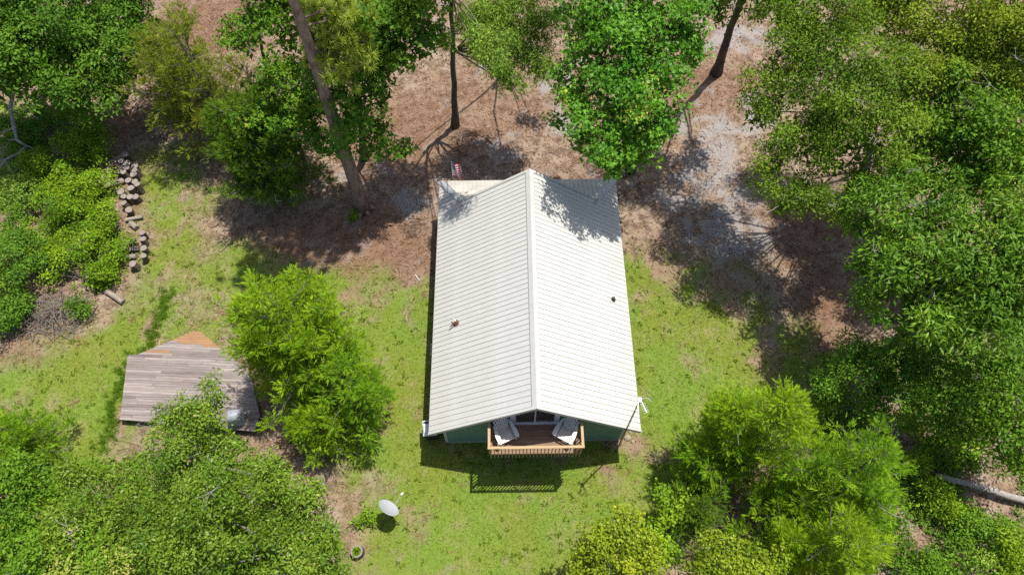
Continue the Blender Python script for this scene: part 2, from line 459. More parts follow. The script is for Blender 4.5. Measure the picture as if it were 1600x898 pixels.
col = mixc(nt, maths(nt, 'MULTIPLY', sharp(A['sand'], 1.15), 0.9), col, sandc)
col = mixc(nt, sharp(A['lawn']), col, grass)
nt.links.new(col, b.inputs['Base Color']); b.inputs['Roughness'].default_value = 0.95; b.inputs['Specular IOR Level'].default_value = 0.1
bump(nt, b, maths(nt, 'ADD', fine, maths(nt, 'MULTIPLY', tiny, 0.6)), 0.7, 0.05)
me = tri_mesh('ground', verts, tris, M_GROUND)
for k, v in (('lawn', lw), ('red', rd), ('sand', sn), ('bare', br)):
    at = me.attributes.new(k, 'FLOAT', 'POINT'); at.data.foreach_set('value', v.astype(np.float32))
tag(link('ground', me), 'lawn, pine straw and pale sand around the house', None, None, 'structure')

# ------------------------------------------------------------------ house
HX, HYAW, HY0 = 0.8949, 0.005, 14.0
W_, ZE, ZR, YF, YE, YG = 4.18, 2.57, 5.55, 8.24-HY0, 20.58-HY0, 18.9-HY0
WW, YW, YBW = 3.72, 8.6-HY0, 18.55-HY0
SL = (ZR-ZE)/W_
XM = 3.1
house = empty('house', (HX-math.sin(HYAW)*HY0, math.cos(HYAW)*HY0, 0), HYAW)
tag(house, 'green cottage with a ribbed white metal gable roof and a loft balcony', 'house')
def zroof(x): return ZR - SL*abs(x)
wt = 0.12
# walls
def gable(y0, y1, zb=0.25, drop=0.17, xw=WW):
    pts = [(-xw, zb), (xw, zb), (xw, zroof(xw)-drop), (0, ZR-drop), (-xw, zroof(xw)-drop)]
    n = 5; m = MB()
    m.add([(p[0], y0, p[1]) for p in pts] + [(p[0], y1, p[1]) for p in pts],
          [tuple(range(n)), tuple(range(n, 2*n))[::-1]] + [(i, n+i, n+(i+1) % n, (i+1) % n) for i in range(n)])
    return m
gable(YW, YW+wt).build('wall', M_SIDING, house)
gable(YBW-wt, YBW).build('wall', M_SIDING, house)
for s in (-1, 1):
    x0, x1 = sorted((s*WW, s*(WW-wt)))
    MB().box(x0, x1, YW+wt, YBW-wt, .25, zroof(WW)-.17).build('wall', M_SIDING, house)
    x0, x1 = sorted((s*(WW+.012), s*(WW-.10)))
    MB().box(x0, x1, YW-.015, YW-.001, .25, zroof(WW)-.22).box(x0 if s < 0 else s*WW+.001, s*WW-.001 if s < 0 else x1, YW, YW+.1, .25, zroof(WW)-.22).build('corner_board', M_TRIM, house)
m = MB(); m.box(-WW+.03, WW-.03, YW+.03, YBW-.03, -.05, .249)
m.build('foundation', M_CONC, house)
# windows in the side walls, under the eaves
for s in (-1, 1):
    for yy in (10.6, 16.2):
        fr = MB()
        y0, y1, z0, z1 = yy-HY0-.45, yy-HY0+.45, 1.0, 2.1
        xa, xb = (s*(WW+.001), s*(WW+.03))
        fr.box(min(xa, xb), max(xa, xb), y0-.06, y1+.06, z0-.06, z0).box(min(xa, xb), max(xa, xb), y0-.06, y1+.06, z1, z1+.06)
        fr.box(min(xa, xb), max(xa, xb), y0-.06, y0, z0, z1).box(min(xa, xb), max(xa, xb), y1, y1+.06, z0, z1).box(min(xa, xb), max(xa, xb), y0, y1, 1.53, 1.57)
        wdw = fr.build('window', M_TRIM, house)
        xa, xb = sorted((s*(WW+.001), s*(WW+.012)))
        MB().box(xa, xb, y0+.001, y1-.001, 1.571, z1-.001).build('pane', M_GLASS, wdw)
        MB().box(xa, xb, y0+.001, y1-.001, z0+.001, 1.529).build('pane', M_GLASS, wdw)
# roof deck under the metal
m = MB(); th = 0.11
for s in (-1, 1):
    q = [(0, YF+.02, ZR-.012), (s*(W_-.02), YF+.02, ZE-.012+SL*.02), (s*(W_-.02), YG-.02, ZE-.012+SL*.02), (0, YG-.02, ZR-.012)]
    vs = q + [(x, y, z-th) for x, y, z in q]
    m.add(vs, [(0,1,2,3),(7,6,5,4),(0,4,5,1),(1,5,6,2),(2,6,7,3)] if s > 0 else [(3,2,1,0),(4,5,6,7),(1,5,4,0),(2,6,5,1),(3,7,6,2)])
    q = [(s*(W_-.02), YG-.02, ZE-.012+SL*.02), (s*(W_-.02), YE-.05, ZE-.012+SL*.02), (s*XM, YG-.02, zroof(XM)-.012)]
    vs = q + [(x, y, z-th) for x, y, z in q]
    m.add(vs, [(0,1,2),(5,4,3),(0,3,4,1),(1,4,5,2)])
PS = (zroof(XM)-ZE)/(YE-YG)
YP = YBW+.004
def zporch(y): return ZE + PS*(YE-y)
q = [(-W_+.03, YE-.03, ZE), (W_-.03, YE-.03, ZE), (XM, YG, zporch(YG)-.012), (XM, YP, zporch(YP)-.012), (-XM, YP, zporch(YP)-.012), (-XM, YG, zporch(YG)-.012)]
vs = [(x, y, z-.012 if k < 2 else z) for k, (x, y, z) in enumerate(q)]; vs = vs + [(x, y, z-.1) for x, y, z in vs]
m.add(vs, [(0,1,2,5),(5,2,3,4),(11,8,7,6),(10,9,8,11),(0,6,7,1)])
roof = m.build('roof', M_TRIM, house)
# metal panels with raised ribs
RH, RW = 0.027, 0.010
def rib_profile(w, k):
    p = [(0.0, 0.0)]
    for i in range(k):
        y = w*(i+.5)/k
        p += [(y-RW-.008, 0), (y-RW*.7, RH), (y+RW*.7, RH), (y+RW+.008, 0)]
    p.append((w, 0.0)); return p
NP_ = 12; pw = (YG-YF)/NP_
for s in (-1, 1):
    nrm = Vector((s*SL, 0, 1)).normalized()
    prof = rib_profile(pw, 4); m = MB(); n = len(prof)
    top = Vector((s*.02, 0, ZR-SL*.02)); bot = Vector((s*(W_+.03), 0, ZE-SL*.03))
    vs = [top+Vector((0, y, 0))+nrm*h for y, h in prof] + [bot+Vector((0, y, 0))+nrm*h for y, h in prof]
    m.add(vs, [((i, n+i, n+i+1, i+1) if s > 0 else (i+1, n+i+1, n+i, i)) for i in range(n-1)])
    pm = m.mesh('roof_panel', [M_ROOF])
    for k in range(NP_): link('roof_panel', pm, None, roof, (0, YF+k*pw, 0.002*(k % 2)))
    # corner piece beyond the gable, running to the hip
    m = MB(); yy = YG; bays = 8; bw = (YE-YG)/bays
    def xin(y): return XM + (W_-XM)*(y-YG)/(YE-YG)
    for k in range(bays):
        ya, yb = YG+k*bw, YG+(k+1)*bw
        A3 = [Vector((s*xin(ya), ya, zroof(xin(ya)))), Vector((s*(W_+.03), ya, ZE-SL*.03)), Vector((s*(W_+.03), yb, ZE-SL*.03)), Vector((s*xin(yb), yb, zroof(xin(yb))))]
        m.add(A3, [(0,1,2,3) if s > 0 else (3,2,1,0)])
        yc = (ya+yb)/2
        if k < bays-1:
            m.bar(Vector((s*xin(yc), yc, zroof(xin(yc))))+nrm*RH/2, Vector((s*(W_+.03), yc, ZE-SL*.03))+nrm*RH/2, .03, RH, nrm)
    m.build('roof_panel', M_ROOF, roof)
# porch roof panels
pn = Vector((0, PS, 1)).normalized(); NPP = 10; ppw = 2*W_/NPP
M_PORCH = plain('porch_roof_metal', (0.39, 0.38, 0.345), 0.5, 0, 0.1, 1.5)
def ytop(x):
    x = abs(x)
    return YP if x <= XM else YG + (YE-YG)*(x-XM)/(W_-XM)
for k in range(NPP):
    m = MB()
    for jx in range(4):
        xa = -W_+k*ppw+jx*ppw/4; xb = xa+ppw/4; xc = (xa+xb)/2
        ta, tb = min(ytop(xa), YE-.02), min(ytop(xb), YE-.02)
        m.add([(xa, YE+.03, zporch(YE+.03)), (xb, YE+.03, zporch(YE+.03)), (xb, tb, zporch(tb)), (xa, ta, zporch(ta))], [(0,3,2,1)])
        tm = min(ytop(xc), YE-.02)
        if YE-tm > .15: m.bar(Vector((xc, YE+.03, zporch(YE+.03)))+pn*.011, Vector((xc, tm+.02, zporch(tm+.02)))+pn*.011, .024, .022, pn)
    m.build('roof_panel', M_PORCH, roof)
# ridge cap, flashing, rake trim, fascia
m = MB()
for s in (-1, 1):
    o = [(0, ZR+.055), (s*.17, ZR-SL*.17+.048), (s*.185, ZR-SL*.185+.03)]
    vs = [(x, YF-.03, z) for x, z in o] + [(x, YG+.03, z) for x, z in o]
    m.add(vs, [(0,1,4,3),(1,2,5,4)] if s > 0 else [(3,4,1,0),(4,5,2,1)])
m.build('ridge_cap', M_RIDGE, roof)
for s in (-1, 1):
    up = Vector((s*SL, 0, 1)).normalized()
    for y, nm in ((YF-.012, 'rake_trim'), (YG+.012, 'rake_trim')):
        xe = W_+.02 if y < 0 else XM-.02
        xi = .012
        MB().bar(Vector((s*xi, y, zroof(xi)-.045)), Vector((s*xe, y, zroof(xe)-.045)), .03, .16, up).build('rake_trim', M_TRIM, roof)
        MB().bar(Vector((s*(xi+.03), y+(.045 if y < 0 else -.045), zroof(xi+.03)+.02)), Vector((s*xe, y+(.045 if y < 0 else -.045), zroof(xe)+.02)), .10, .05, up).build('rake_flashing', M_ROOF, roof)
    MB().box(*sorted((s*(W_-.015), s*(W_+.012))), YF+.02, YE-.02, ZE-.15, ZE-.03).build('fascia', M_TRIM, roof)
    a0 = Vector((s*(W_+.01), YE+.01, ZE+.012)); a1 = Vector((s*XM, YG, zroof(XM)+.02))
    m = MB()
    d = (a1-a0).normalized(); sd_ = d.cross(Vector((0, 0, 1))).normalized()
    for t in (-1, 1):
        off = sd_*t*.13; off.z = -.035
        m.add([a0, a1, a1+off+Vector((0,0,-.01)), a0+off+Vector((0,0,-.01))], [(0,1,2,3)])
    m.build('hip_flashing', M_GREY, roof)
MB().box(-W_+.02, W_-.02, YE-.02, YE+.008, ZE-.15, ZE-.03).build('fascia', M_TRIM, roof)
# rear porch: slab and posts under the low roof
MB().box(-WW, WW, YBW+.01, YE-.25, 0.0, .22).build('porch_slab', M_CONC, house)
for x in (-3.6, -1.2, 1.2, 3.6):
    MB().box(x-.06, x+.06, YE-.45, YE-.33, .221, ZE-.05).build('porch_post', M_TRIM, house)
# sliding door on the loft
ZD = 2.80
def dx(x): return x - 0.0
door = MB()
door.box(-.95, -.80, YW-.05, YW-.002, ZD+.02, 4.66).box(.80, .95, YW-.05, YW-.002, ZD+.02, 4.66).box(-.95, .95, YW-.052, YW-.002, 4.661, 4.78).box(-.95, .95, YW-.10, YW-.002, ZD+.002, ZD+.05)
dr = door.build('sliding_door', M_WHITEP, house)
for s in (-1, 1):
    y0 = YW-.045 if s < 0 else YW-.03
    fr = MB(); x0, x1 = (-.80, .02) if s < 0 else (-.02, .80)
    fr.box(x0+.001, x0+.05, y0, y0+.025, ZD+.051, 4.66).box(x1-.05, x1-.001, y0, y0+.025, ZD+.051, 4.66).box(x0+.05, x1-.05, y0, y0+.025, ZD+.051, ZD+.12).box(x0+.05, x1-.05, y0, y0+.025, 4.59, 4.66)
    fr.build('door_frame', M_WHITEP, dr)
    MB().box(x0+.05, x1-.05, y0+.008, y0+.016, ZD+.12, 4.59).build('pane', M_GLASS, dr)
MB().box(-.745, -.715, YW-.075, YW-.046, 3.7, 3.95).build('handle', M_BLACK, dr)
# loft balcony
DX0, DX1, DY = -1.77, 1.757, 7.33-HY0
bal = MB().box(DX0+.045, DX1-.045, DY+.045, DY+.085, ZD-.24, ZD-.04).box(DX0+.045, DX0+.085, DY+.086, YW-.003, ZD-.24, ZD-.04).box(DX1-.085, DX1-.045, DY+.086, YW-.003, ZD-.24, ZD-.04)
for x in (-.9, 0, .9): bal.box(x-.02, x+.02, DY+.086, YW-.003, ZD-.24, ZD-.041)
for x in (DX0+.3, DX1-.3): bal.bar((x, YW-.02, ZD-1.1), (x, DY+.2, ZD-.25), .09, .09)
bal = bal.build('balcony', M_DECKB, house)
nb = 9; bd = (YW-.055-DY)/nb
bm_ = MB().box(DX0+.03, DX1-.03, .003, bd-.004, -.038, 0).mesh('deck_board', [M_DECKB])
for k in range(nb): link('deck_board', bm_, None, bal, (0, DY+.02+k*bd, ZD+random.uniform(-.003, 0)))
ZC = ZD+.98
# handrail: three cap boards
MB().box(DX0-.055, DX1+.055, DY-.055, DY+.05, ZC-.038, ZC).build('rail_cap', M_CEDAR, bal, bevel=.006)
M_CEDY = wood_mat('rail_wood_side', (0.32, 0.215, 0.11), (0.43, 0.31, 0.175), 1)
M_CEDZ = wood_mat('baluster_wood', (0.29, 0.185, 0.09), (0.40, 0.275, 0.15), 2)
for x in (DX0, DX1):
    MB().box(x-.05, x+.05, DY+.051, YW-.005, ZC-.038, ZC-.001).build('rail_cap', M_CEDY, bal, bevel=.006)
    MB().box(x-.018, x+.018, DY+.05, YW-.005, ZC-.13, ZC-.039).build('rail', M_CEDY, bal)
MB().box(DX0+.02, DX1-.02, DY-.005, DY+.03, ZC-.13, ZC-.039).build('rail', M_CEDAR, bal)
bmm = MB().box(-.017, .017, -.017, .017, 0, ZC-.04-(ZD-.30)).mesh('baluster', [M_CEDZ])
nbx = 26
for k in range(nbx): link('baluster', bmm, None, bal, (DX0+.05+(DX1-DX0-.1)*k/(nbx-1), DY-.025, ZD-.30))
for x in (DX0-.026, DX1+.026):
    for k in range(9): link('baluster', bmm, None, bal, (x, DY+.10+(YW-.1-DY-.10)*k/8, ZD-.30))
for x in (DX0+.03, DX1-.03): MB().box(x-.044, x+.044, DY+.088, DY+.176, ZD-.24, ZC-.04).build('rail_post', M_CEDZ, bal)
# vent pipes through the roof
def on_roof(x, y): return Vector((x, y-HY0, zroof(x)))
p = on_roof(-3.17, 12.72)
vb = MB().tube([p+Vector((0,0,-.02)), p+Vector((0.02,0,.16))], [.05, .045], 10).build('vent_pipe', M_RUST, house)
MB().lathe([(.16, .0), (.10, .03), (.058, .07), (.055, .075)], 14, Matrix.Translation(p+Vector((0,0,.01)))@Matrix.Rotation(-math.atan(SL), 4, 'Y')).build('flashing', M_RUST, vb)
MB().tube([p+Vector((0.02,0,.12)), p+Vector((-.10,.13,.16)), p+Vector((-.16,.2,.1))], [.03, .028, .02], 7).build('broken_cap', M_WHITEP, vb)
MB().tube([p+Vector((0.05,.02,.13)), p+Vector((-.12,-.08,.09)), p+Vector((-.26,-.17,.02))], [.04, .035, .02], 7).build('bent_sleeve', M_RUST, vb)
p = on_roof(3.5, 13.86)
vb = MB().tube([p+Vector((0,0,-.02)), p+Vector((0,0,.2))], [.055, .055], 12).build('vent_pipe', M_BLACK, house)
MB().lathe([(.13, .0), (.09, .025), (.066, .07), (.062, .075)], 14, Matrix.Translation(p+Vector((0,0,.01)))@Matrix.Rotation(math.atan(SL), 4, 'Y')).build('flashing', M_RUST, vb)

def hw(x, y, z):
    c, s = math.cos(HYAW), math.sin(HYAW)
    return Vector((HX+c*x-s*y, s*x+c*y, z))

# ------------------------------------------------------------------ porch chairs
def chair(label, loc, rz):
    ch = empty('adirondack_chair', loc, rz); tag(ch, label, 'chair', 'white balcony chairs')
    th = math.radians(14)
    for k in range(7):
        y = -.34+k*.083; z = .36-(y+.34)*math.tan(th)
        MB().box(-.26, .26, y-.033, y+.033, z-.012, z+.012).build('seat_slat', M_CHAIR, ch, bevel=.004)
    for k in range(7):
        t = (k-3)/3; x = t*.235; top = .80-.20*t*t
        a = Vector((x*.82, .20, .24)); bvec = Vector((x*1.18, .20+.50*top, .24+.66*top))
        MB().bar(a, bvec, .064, .018, (0, -.8, .6)).build('back_slat', M_CHAIR, ch, bevel=.004)
    MB().bar((-.24, .42, .50), (.24, .42, .50), .03, .07).bar((-.22, .26, .30), (.22, .26, .30), .03, .07).build('back_brace', M_CHAIR, ch)
    for s in (-1, 1):
        poly = [(s*.27, -.40), (s*.36, -.44), (s*.43, -.40), (s*.44, -.10), (s*.36, .30), (s*.30, .38), (s*.27, .38)]
        if s < 0: poly = poly[::-1]
        MB().prism(poly, .545, .57).build('armrest', M_CHAIR, ch)
        MB().box(*sorted((s*.30, s*.33)), -.36, -.26, 0, .544).build('leg', M_CHAIR, ch)
        MB().bar((s*.275, -.36, .31), (s*.275, .55, .03), .03, .10).build('leg', M_CHAIR, ch)
    return ch
chair('white slatted chair on the left of the balcony, turned towards the right', hw(-1.17, 8.10, ZD+.002), math.radians(24))
chair('white slatted chair on the right of the balcony, turned towards the left', hw(1.20, 8.10, ZD+.002), math.radians(-30))

# ------------------------------------------------------------------ flag
M_FLAG, nt, b = new_mat('striped_flag_cloth')
uv = nt.nodes.new('ShaderNodeUVMap'); uv.uv_map = 'UVMap'
sp = nt.nodes.new('ShaderNodeSeparateXYZ'); nt.links.new(uv.outputs[0], sp.inputs[0])
st = maths(nt, 'GREATER_THAN', maths(nt, 'MODULO', maths(nt, 'MULTIPLY', sp.outputs[1], 13.0), 2.0), 1.0)
col = mixc(nt, st, (0.42, 0.018, 0.03), (0.55, 0.55, 0.55))
can = maths(nt, 'MULTIPLY', maths(nt, 'LESS_THAN', sp.outputs[0], 0.4), maths(nt, 'LESS_THAN', sp.outputs[1], 7/13.0))
fx_ = maths(nt, 'SUBTRACT', maths(nt, 'FRACT', maths(nt, 'MULTIPLY', sp.outputs[0], 15.0)), 0.5); fy_ = maths(nt, 'SUBTRACT', maths(nt, 'FRACT', maths(nt, 'MULTIPLY', sp.outputs[1], 9.3)), 0.5)
dd = maths(nt, 'LESS_THAN', maths(nt, 'ADD', maths(nt, 'MULTIPLY', fx_, fx_), maths(nt, 'MULTIPLY', fy_, fy_)), 0.05)
col = mixc(nt, can, col, mixc(nt, dd, (0.012, 0.02, 0.10), (0.55, 0.55, 0.55)))
nt.links.new(col, b.inputs['Base Color']); b.inputs['Roughness'].default_value = 0.8
tip = Vector((-2.803, 21.102, 3.35)); base = Vector((-2.808, 20.727, 2.15))
flag = empty('flag', base); tag(flag, 'striped red and white flag with blue corner on the rear porch', 'flag')
MB().tube([(0,0,0), tip-base], [.014, .011], 8).build('pole', M_WHITEP, flag)
MB().lathe([(.0, .05), (.022, .035), (.028, .015), (.02, 0)], 10, Matrix.Translation(tip-base)).build('finial', M_STEEL, flag)
me = bpy.data.meshes.new('cloth'); NSu, NTu = 14, 20; vs = []; uvs = []
ax = (tip-base)
for i_ in range(NSu+1):
    for j_ in range(NTu+1):
        s_, t_ = i_/NSu, j_/NTu
        p = ax*(0.97-.60*s_) + Vector((.66, -.03, -.26))*t_*(.55+.45*s_) + Vector((.06*math.sin(t_*9+s_*3), .07*math.sin(t_*11), .03*math.sin(t_*8)))*t_
        vs.append(p); uvs.append((t_, s_))
fs = [(i_*(NTu+1)+j_, (i_+1)*(NTu+1)+j_, (i_+1)*(NTu+1)+j_+1, i_*(NTu+1)+j_+1) for i_ in range(NSu) for j_ in range(NTu)]
me.from_pydata(vs, [], fs); ul = me.uv_layers.new(name='UVMap')
for l in me.loops: ul.data[l.index].uv = uvs[l.vertex_index]
me.polygons.foreach_set('use_smooth', [True]*len(me.polygons)); me.materials.append(M_FLAG)
link('cloth', me, None, flag)

# ------------------------------------------------------------------ antenna mast
mb_ = hw(3.52, 8.14, 0); mz = 6.55
mast = empty('antenna_mast', mb_); tag(mast, 'thin dark mast by the front right corner with a small white aerial', 'antenna')
MB().tube([(0,0,0), (0,0,3.0), (0,0,mz)], [.025, .023, .02], 10).build('pole', M_MAST, mast)
MB().lathe([(.07, 0), (.07, .02), (.04, .06), (.033, .12)], 12).build('base_collar', M_MAST, mast)
head = MB().box(-.07, .07, -.09, .09, mz-.02, mz+.08).build('antenna_head', M_WHITEP, mast, bevel=.02)
for kx, dx_, L, ne in ((-.05, -.10, .32, 1), (.05, .24, .40, 5)):
    a = Vector((kx, -.05, mz+.05)); bvec = Vector((kx+dx_*.6, -.05-L, mz+.05))
    bo = MB().bar(a, bvec, .025, .025).build('boom', M_WHITEP, mast)
    d = (bvec-a); sdv = Vector((-d.y, d.x, 0)).normalized()
    for e in range(ne):
        c_0 = a+d*(.25+.75*e/max(1, ne-1)) if ne > 1 else a+d
        MB().tube([c_0-sdv*.095, c_0+sdv*.095], .008, 6).build('element', M_WHITEP, bo)
MB().tube([Vector((.05, 0, mz+.05))+Vector((.36*t, .09*math.sin(t*2.8)-.08*t*t, -.02)) for t in [k/10 for k in range(11)]], .011, 6).build('reflector_arc', M_DISH, mast)
MB().tube([Vector((.036, 0, mz-.1)), Vector((.05, .02, 4.5)), Vector((.04, 0, 2.8)), Vector((.045, .01, .3))], .008, 5).build('cable', M_BLACK, mast)

# ------------------------------------------------------------------ dish on the lawn
dc = Vector((-4.906, 5.63, 1.45))
view = (Vector((0, 0, 30))-dc).normalized()
side = Vector((.50, .83, 0)); side = (side-view*side.dot(view)).normalized()
nd = (view*.53+side*.848).normalized()
dish = empty('satellite_dish', (dc.x+.02, dc.y-.03, 0)); tag(dish, 'pale grey satellite dish on a post in the lawn', 'satellite dish')
rel = dc-dish.location
Mq = Matrix.Translation(rel)@nd.to_track_quat('Z', 'Y').to_matrix().to_4x4()
R_ = .43
prof = [(0.001, -.085)]+[(R_*k/10, -.085+.085*(k/10)**2) for k in range(1, 11)]+[(R_+.012, .004), (R_+.012, -.012), (R_*.9, -.04), (R_*.5, -.10), (.06, -.13), (0.001, -.13)]
MB().lathe(prof, 40, Mq).build('reflector', M_DISH, dish, smooth=True)
post_top = Mq@Vector((0, 0, -.2))
MB().tube([(post_top.x, post_top.y, 0), (post_top.x, post_top.y, post_top.z-.1), post_top, Mq@Vector((0,0,-.12))], [.04, .04, .045, .06], 10).build('post', M_RUST, dish)
for sg in (-1, 1):
    MB().tube([(post_top.x+.35*sg, post_top.y-.28, 0), (post_top.x, post_top.y, post_top.z-.35)], .018, 6).build('strut', M_RUST, dish)
low = Mq@Vector((0, 0, 0))
fdir = side
rim = rel+ (Mq.to_3x3()@Vector((0,0,-.02)))
# feed arm leaves the lower rim and reaches out over the focus
rimv = Vector((nd.x, nd.y, 0)).normalized(); edge_dir = (rimv-nd*rimv.dot(nd)).normalized()
r0 = rel+edge_dir*(-R_*-.98); tipf = r0+nd*.62+edge_dir*.10
MB().tube([r0-nd*.05, r0+nd*.3+edge_dir*.06, tipf], .016, 7).build('feed_arm', M_DISH, dish)
MB().tube([tipf-nd*.03, tipf+nd*.0+(rel-tipf).normalized()*.16], [.035, .05], 10).build('feed_horn', M_WHITEP, dish)

# ------------------------------------------------------------------ hollow stump planter
st_ = Vector((-6.241, 4.167, 0))
stump = empty('stump_planter', st_); tag(stump, 'hollow log stump with a small green plant inside, near the dish', 'planter')
MB().lathe([(.27, -.02), (.25, .15), (.245, .38), (.23, .40), (.165, .40), (.155, .37), (.15, .2), (.001, .18)], 22).build('log_shell', M_LOGBARK, stump)
MB().lathe([(.242, .391), (.228, .404), (.17, .404), (.16, .39)], 22).build('rim', M_CUT, stump)
STUMP_AT = st_

# ------------------------------------------------------------------ things by the west wall
ac = empty('air_conditioner', hw(-4.12, 12.68, 0)); tag(ac, 'dark blue boxy outdoor unit against the left wall of the house', 'air conditioner')
MB().box(-.36, .30, -.36, .36, .08, .74).build('case', M_NAVY, ac, bevel=.03)
MB().box(-.42, .36, -.42, .42, -.02, .079).build('pad', M_CONC, ac)
MB().box(-.362, -.39, -.30, .30, .15, .68).build('side_grille', M_WHITEP, ac)
MB().lathe([(.27, .745), (.27, .765), (.25, .765), (.25, .745)], 24).build('fan_ring', M_BLACK, ac)
for k in range(5):
    MB().bar((-.25*math.cos(k*.628), -.25*math.sin(k*.628), .757), (.25*math.cos(k*.628), .25*math.sin(k*.628), .757), .012, .008).build('guard_wire', M_STEEL, ac)
MB().lathe([(.001, .77), (.06, .77), (.06, .742)], 12).build('fan_hub', M_WHITEP, ac)
bn = empty('wheeled_bin', hw(-4.35, 9.0, 0), .1); tag(bn, 'pale bluish white bin at the front left corner of the house', 'bin')
m = MB()
for (za, zb, wa, wb) in ((.06, 1.0, .22, .28),):
    vs = [(-wa,-wa-.03,za),(wa,-wa-.03,za),(wa,wa,za),(-wa,wa,za),(-wb,-wb-.06,zb),(wb,-wb-.06,zb),(wb,wb,zb),(-wb,wb,zb)]
    m.add(vs, [(0,3,2,1),(0,1,5,4),(1,2,6,5),(2,3,7,6),(3,0,4,7)])
    m.add([(-wb+.03,-wb-.03,zb),(wb-.03,-wb-.03,zb),(wb-.03,wb-.03,zb),(-wb+.03,wb-.03,zb)], [(0,1,2,3)])
m.build('body', M_BLACK, bn)
m = MB()
for (r1, z1) in ((0, 0),):
    for xx in (-.30, .26): m.box(xx, xx+.04, -.36, .31, .98, 1.05)
    m.box(-.26, .26, -.36, -.31, .98, 1.05).box(-.26, .26, .26, .31, .98, 1.05)
m.build('rim', M_WHITEP, bn, bevel=.015)
lid = MB(); n_ = 10
vsl = []
for k in range(n_+1):
    an = math.pi*k/n_
    for x in (-.25, .25): vsl.append((x, -.05+.30*math.cos(an), 1.03+.16*math.sin(an)))
lid.add(vsl, [(2*k, 2*k+1, 2*k+3, 2*k+2) for k in range(3, n_)])
lid.build('lid', M_WHITEP, bn, smooth=True)
for s in (-1, 1): MB().tube([(s*.20, .27, .10), (s*.26, .27, .10)], .10, 14).build('wheel', M_BLACK, bn)

# stones by the front right corner
for k, (q, r, lb) in enumerate((((4.908, 8.743), .17, 'large tan stone at the front right corner of the house'), ((5.141, 8.573), .10, 'small pale stone on the sand beside the large tan stone'), ((5.043, 9.024), .09, 'small stone tucked behind the large tan stone'))):
    ico = MB(); seg = 9; prof = [(.001, -.3)]+[(math.sin(t)*1.0, -math.cos(t)*.62) for t in [math.pi*i_/7 for i_ in range(1, 7)]]+[(.001, .6)]
    ico.lathe(prof, seg); ico.v = [((x+random.uniform(-.12, .12))*r, (y+random.uniform(-.12, .12))*r*.8, max(-.25, z+random.uniform(-.1, .1))*r) for x, y, z in ico.v]
    tag(ico.build('stone', M_STONE, None, (q[0], q[1], .2*r), (0, 0, k*1.3)), lb, 'stone', 'stones at the house corner')
# white pipe stub in the grass
tag(MB().tube([(0,0,0), (-.12,.16,.05), (-.2,.3,.02)], .025, 7).build('pipe_stub', M_WHITEP, None, (-4.48, 16.573, 0.02)), 'short white pipe lying in the grass left of the house', 'pipe')

# ------------------------------------------------------------------ plank platform
platform = empty('plank_platform', (-14.678, 11.375, 0)); tag(platform, 'low weathered plank platform with an angled far end and some orange boards', 'platform')
PL = platform.location
ZP = .45
outline = [(-17.363, 12.615, 0.45),(-16.929, 12.649, 0.45),(-14.621, 13.796, 0.45),(-14.318, 13.751, 0.45),(-12.365, 12.264, 0.45),(-11.599, 11.479, 0.45),(-10.941, 9.738, 0.45),(-11.06, 9.046, 0.45),(-16.967, 9.621, 0.45)]
e0 = Vector(outline[8]); e1 = Vector(outline[7]); dxv = (e1-e0); dxv.z = 0; dxv.normalize(); ang = math.atan2(dxv.y, dxv.x)
ang *= .55
ca, sa = math.cos(ang), math.sin(ang)
loc2 = [((p[0]-PL.x)*ca+(p[1]-PL.y)*sa, -(p[0]-PL.x)*sa+(p[1]-PL.y)*ca) for p in outline]
def clip_half(poly, a, bb, c):  # keep a*x+b*y<=c
    out = []
    for k in range(len(poly)):
        p, q = poly[k], poly[(k+1) % len(poly)]
        dp, dq = a*p[0]+bb*p[1]-c, a*q[0]+bb*q[1]-c
        if dp <= 0: out.append(p)
        if dp*dq < 0:
            t = dp/(dp-dq); out.append((p[0]+(q[0]-p[0])*t, p[1]+(q[1]-p[1])*t))
    return out
ymin = min(p[1] for p in loc2); ymax = max(p[1] for p in loc2); bwid = .122
rows = int((ymax-ymin)/bwid)+1
rr = random.Random(4)
frame = MB()
for k in range(rows):
    y0, y1 = ymin+k*bwid, ymin+(k+1)*bwid-.007
    strip = clip_half(clip_half(loc2, 0, -1, -y0), 0, 1, y1)
    if len(strip) < 3: continue
    xa, xb = min(p[0] for p in strip), max(p[0] for p in strip)
    x = xa - rr.uniform(0, 2.2)
    while x < xb:
        L = rr.uniform(1.4, 3.6); pc = clip_half(clip_half(strip, -1, 0, -(x+.003)), 1, 0, x+L-.003)
        if len(pc) >= 3 and max(p[0] for p in pc)-min(p[0] for p in pc) > .06:
            far = (y0-ymin)/(ymax-ymin)
            if far > .86 or (far > .74 and rr.random() < .35): mi = 3
            else: mi = rr.choices((0, 1, 2), (5, 4, 2))[0]
            if .80 < far < .86: mi = rr.choice((0, 1, 3))
            dz = rr.uniform(-.004, .006)
            area2 = sum(pc[i_][0]*pc[(i_+1) % len(pc)][1]-pc[(i_+1) % len(pc)][0]*pc[i_][1] for i_ in range(len(pc)))
            if area2 < 0: pc = pc[::-1]
            MB().prism(pc, ZP-.035+dz, ZP+dz).build('plank', M_PLANKS[mi], platform, None, (0, 0, ang))
        x += L
inner = loc2
cxm = sum(p[0] for p in loc2)/len(loc2); cym = sum(p[1] for p in loc2)/len(loc2)
shr = [(cxm+(p[0]-cxm)*.965, cym+(p[1]-cym)*.965) for p in loc2]
for k in range(len(shr)):
    p, q = shr[k], shr[(k+1) % len(shr)]
    if math.hypot(q[0]-p[0], q[1]-p[1]) > .3:
        frame.bar((p[0], p[1], ZP-.15), (q[0], q[1], ZP-.15), .045, .19)
frame.build('rim_joist', M_PLANKS[2], platform, None, (0, 0, ang))
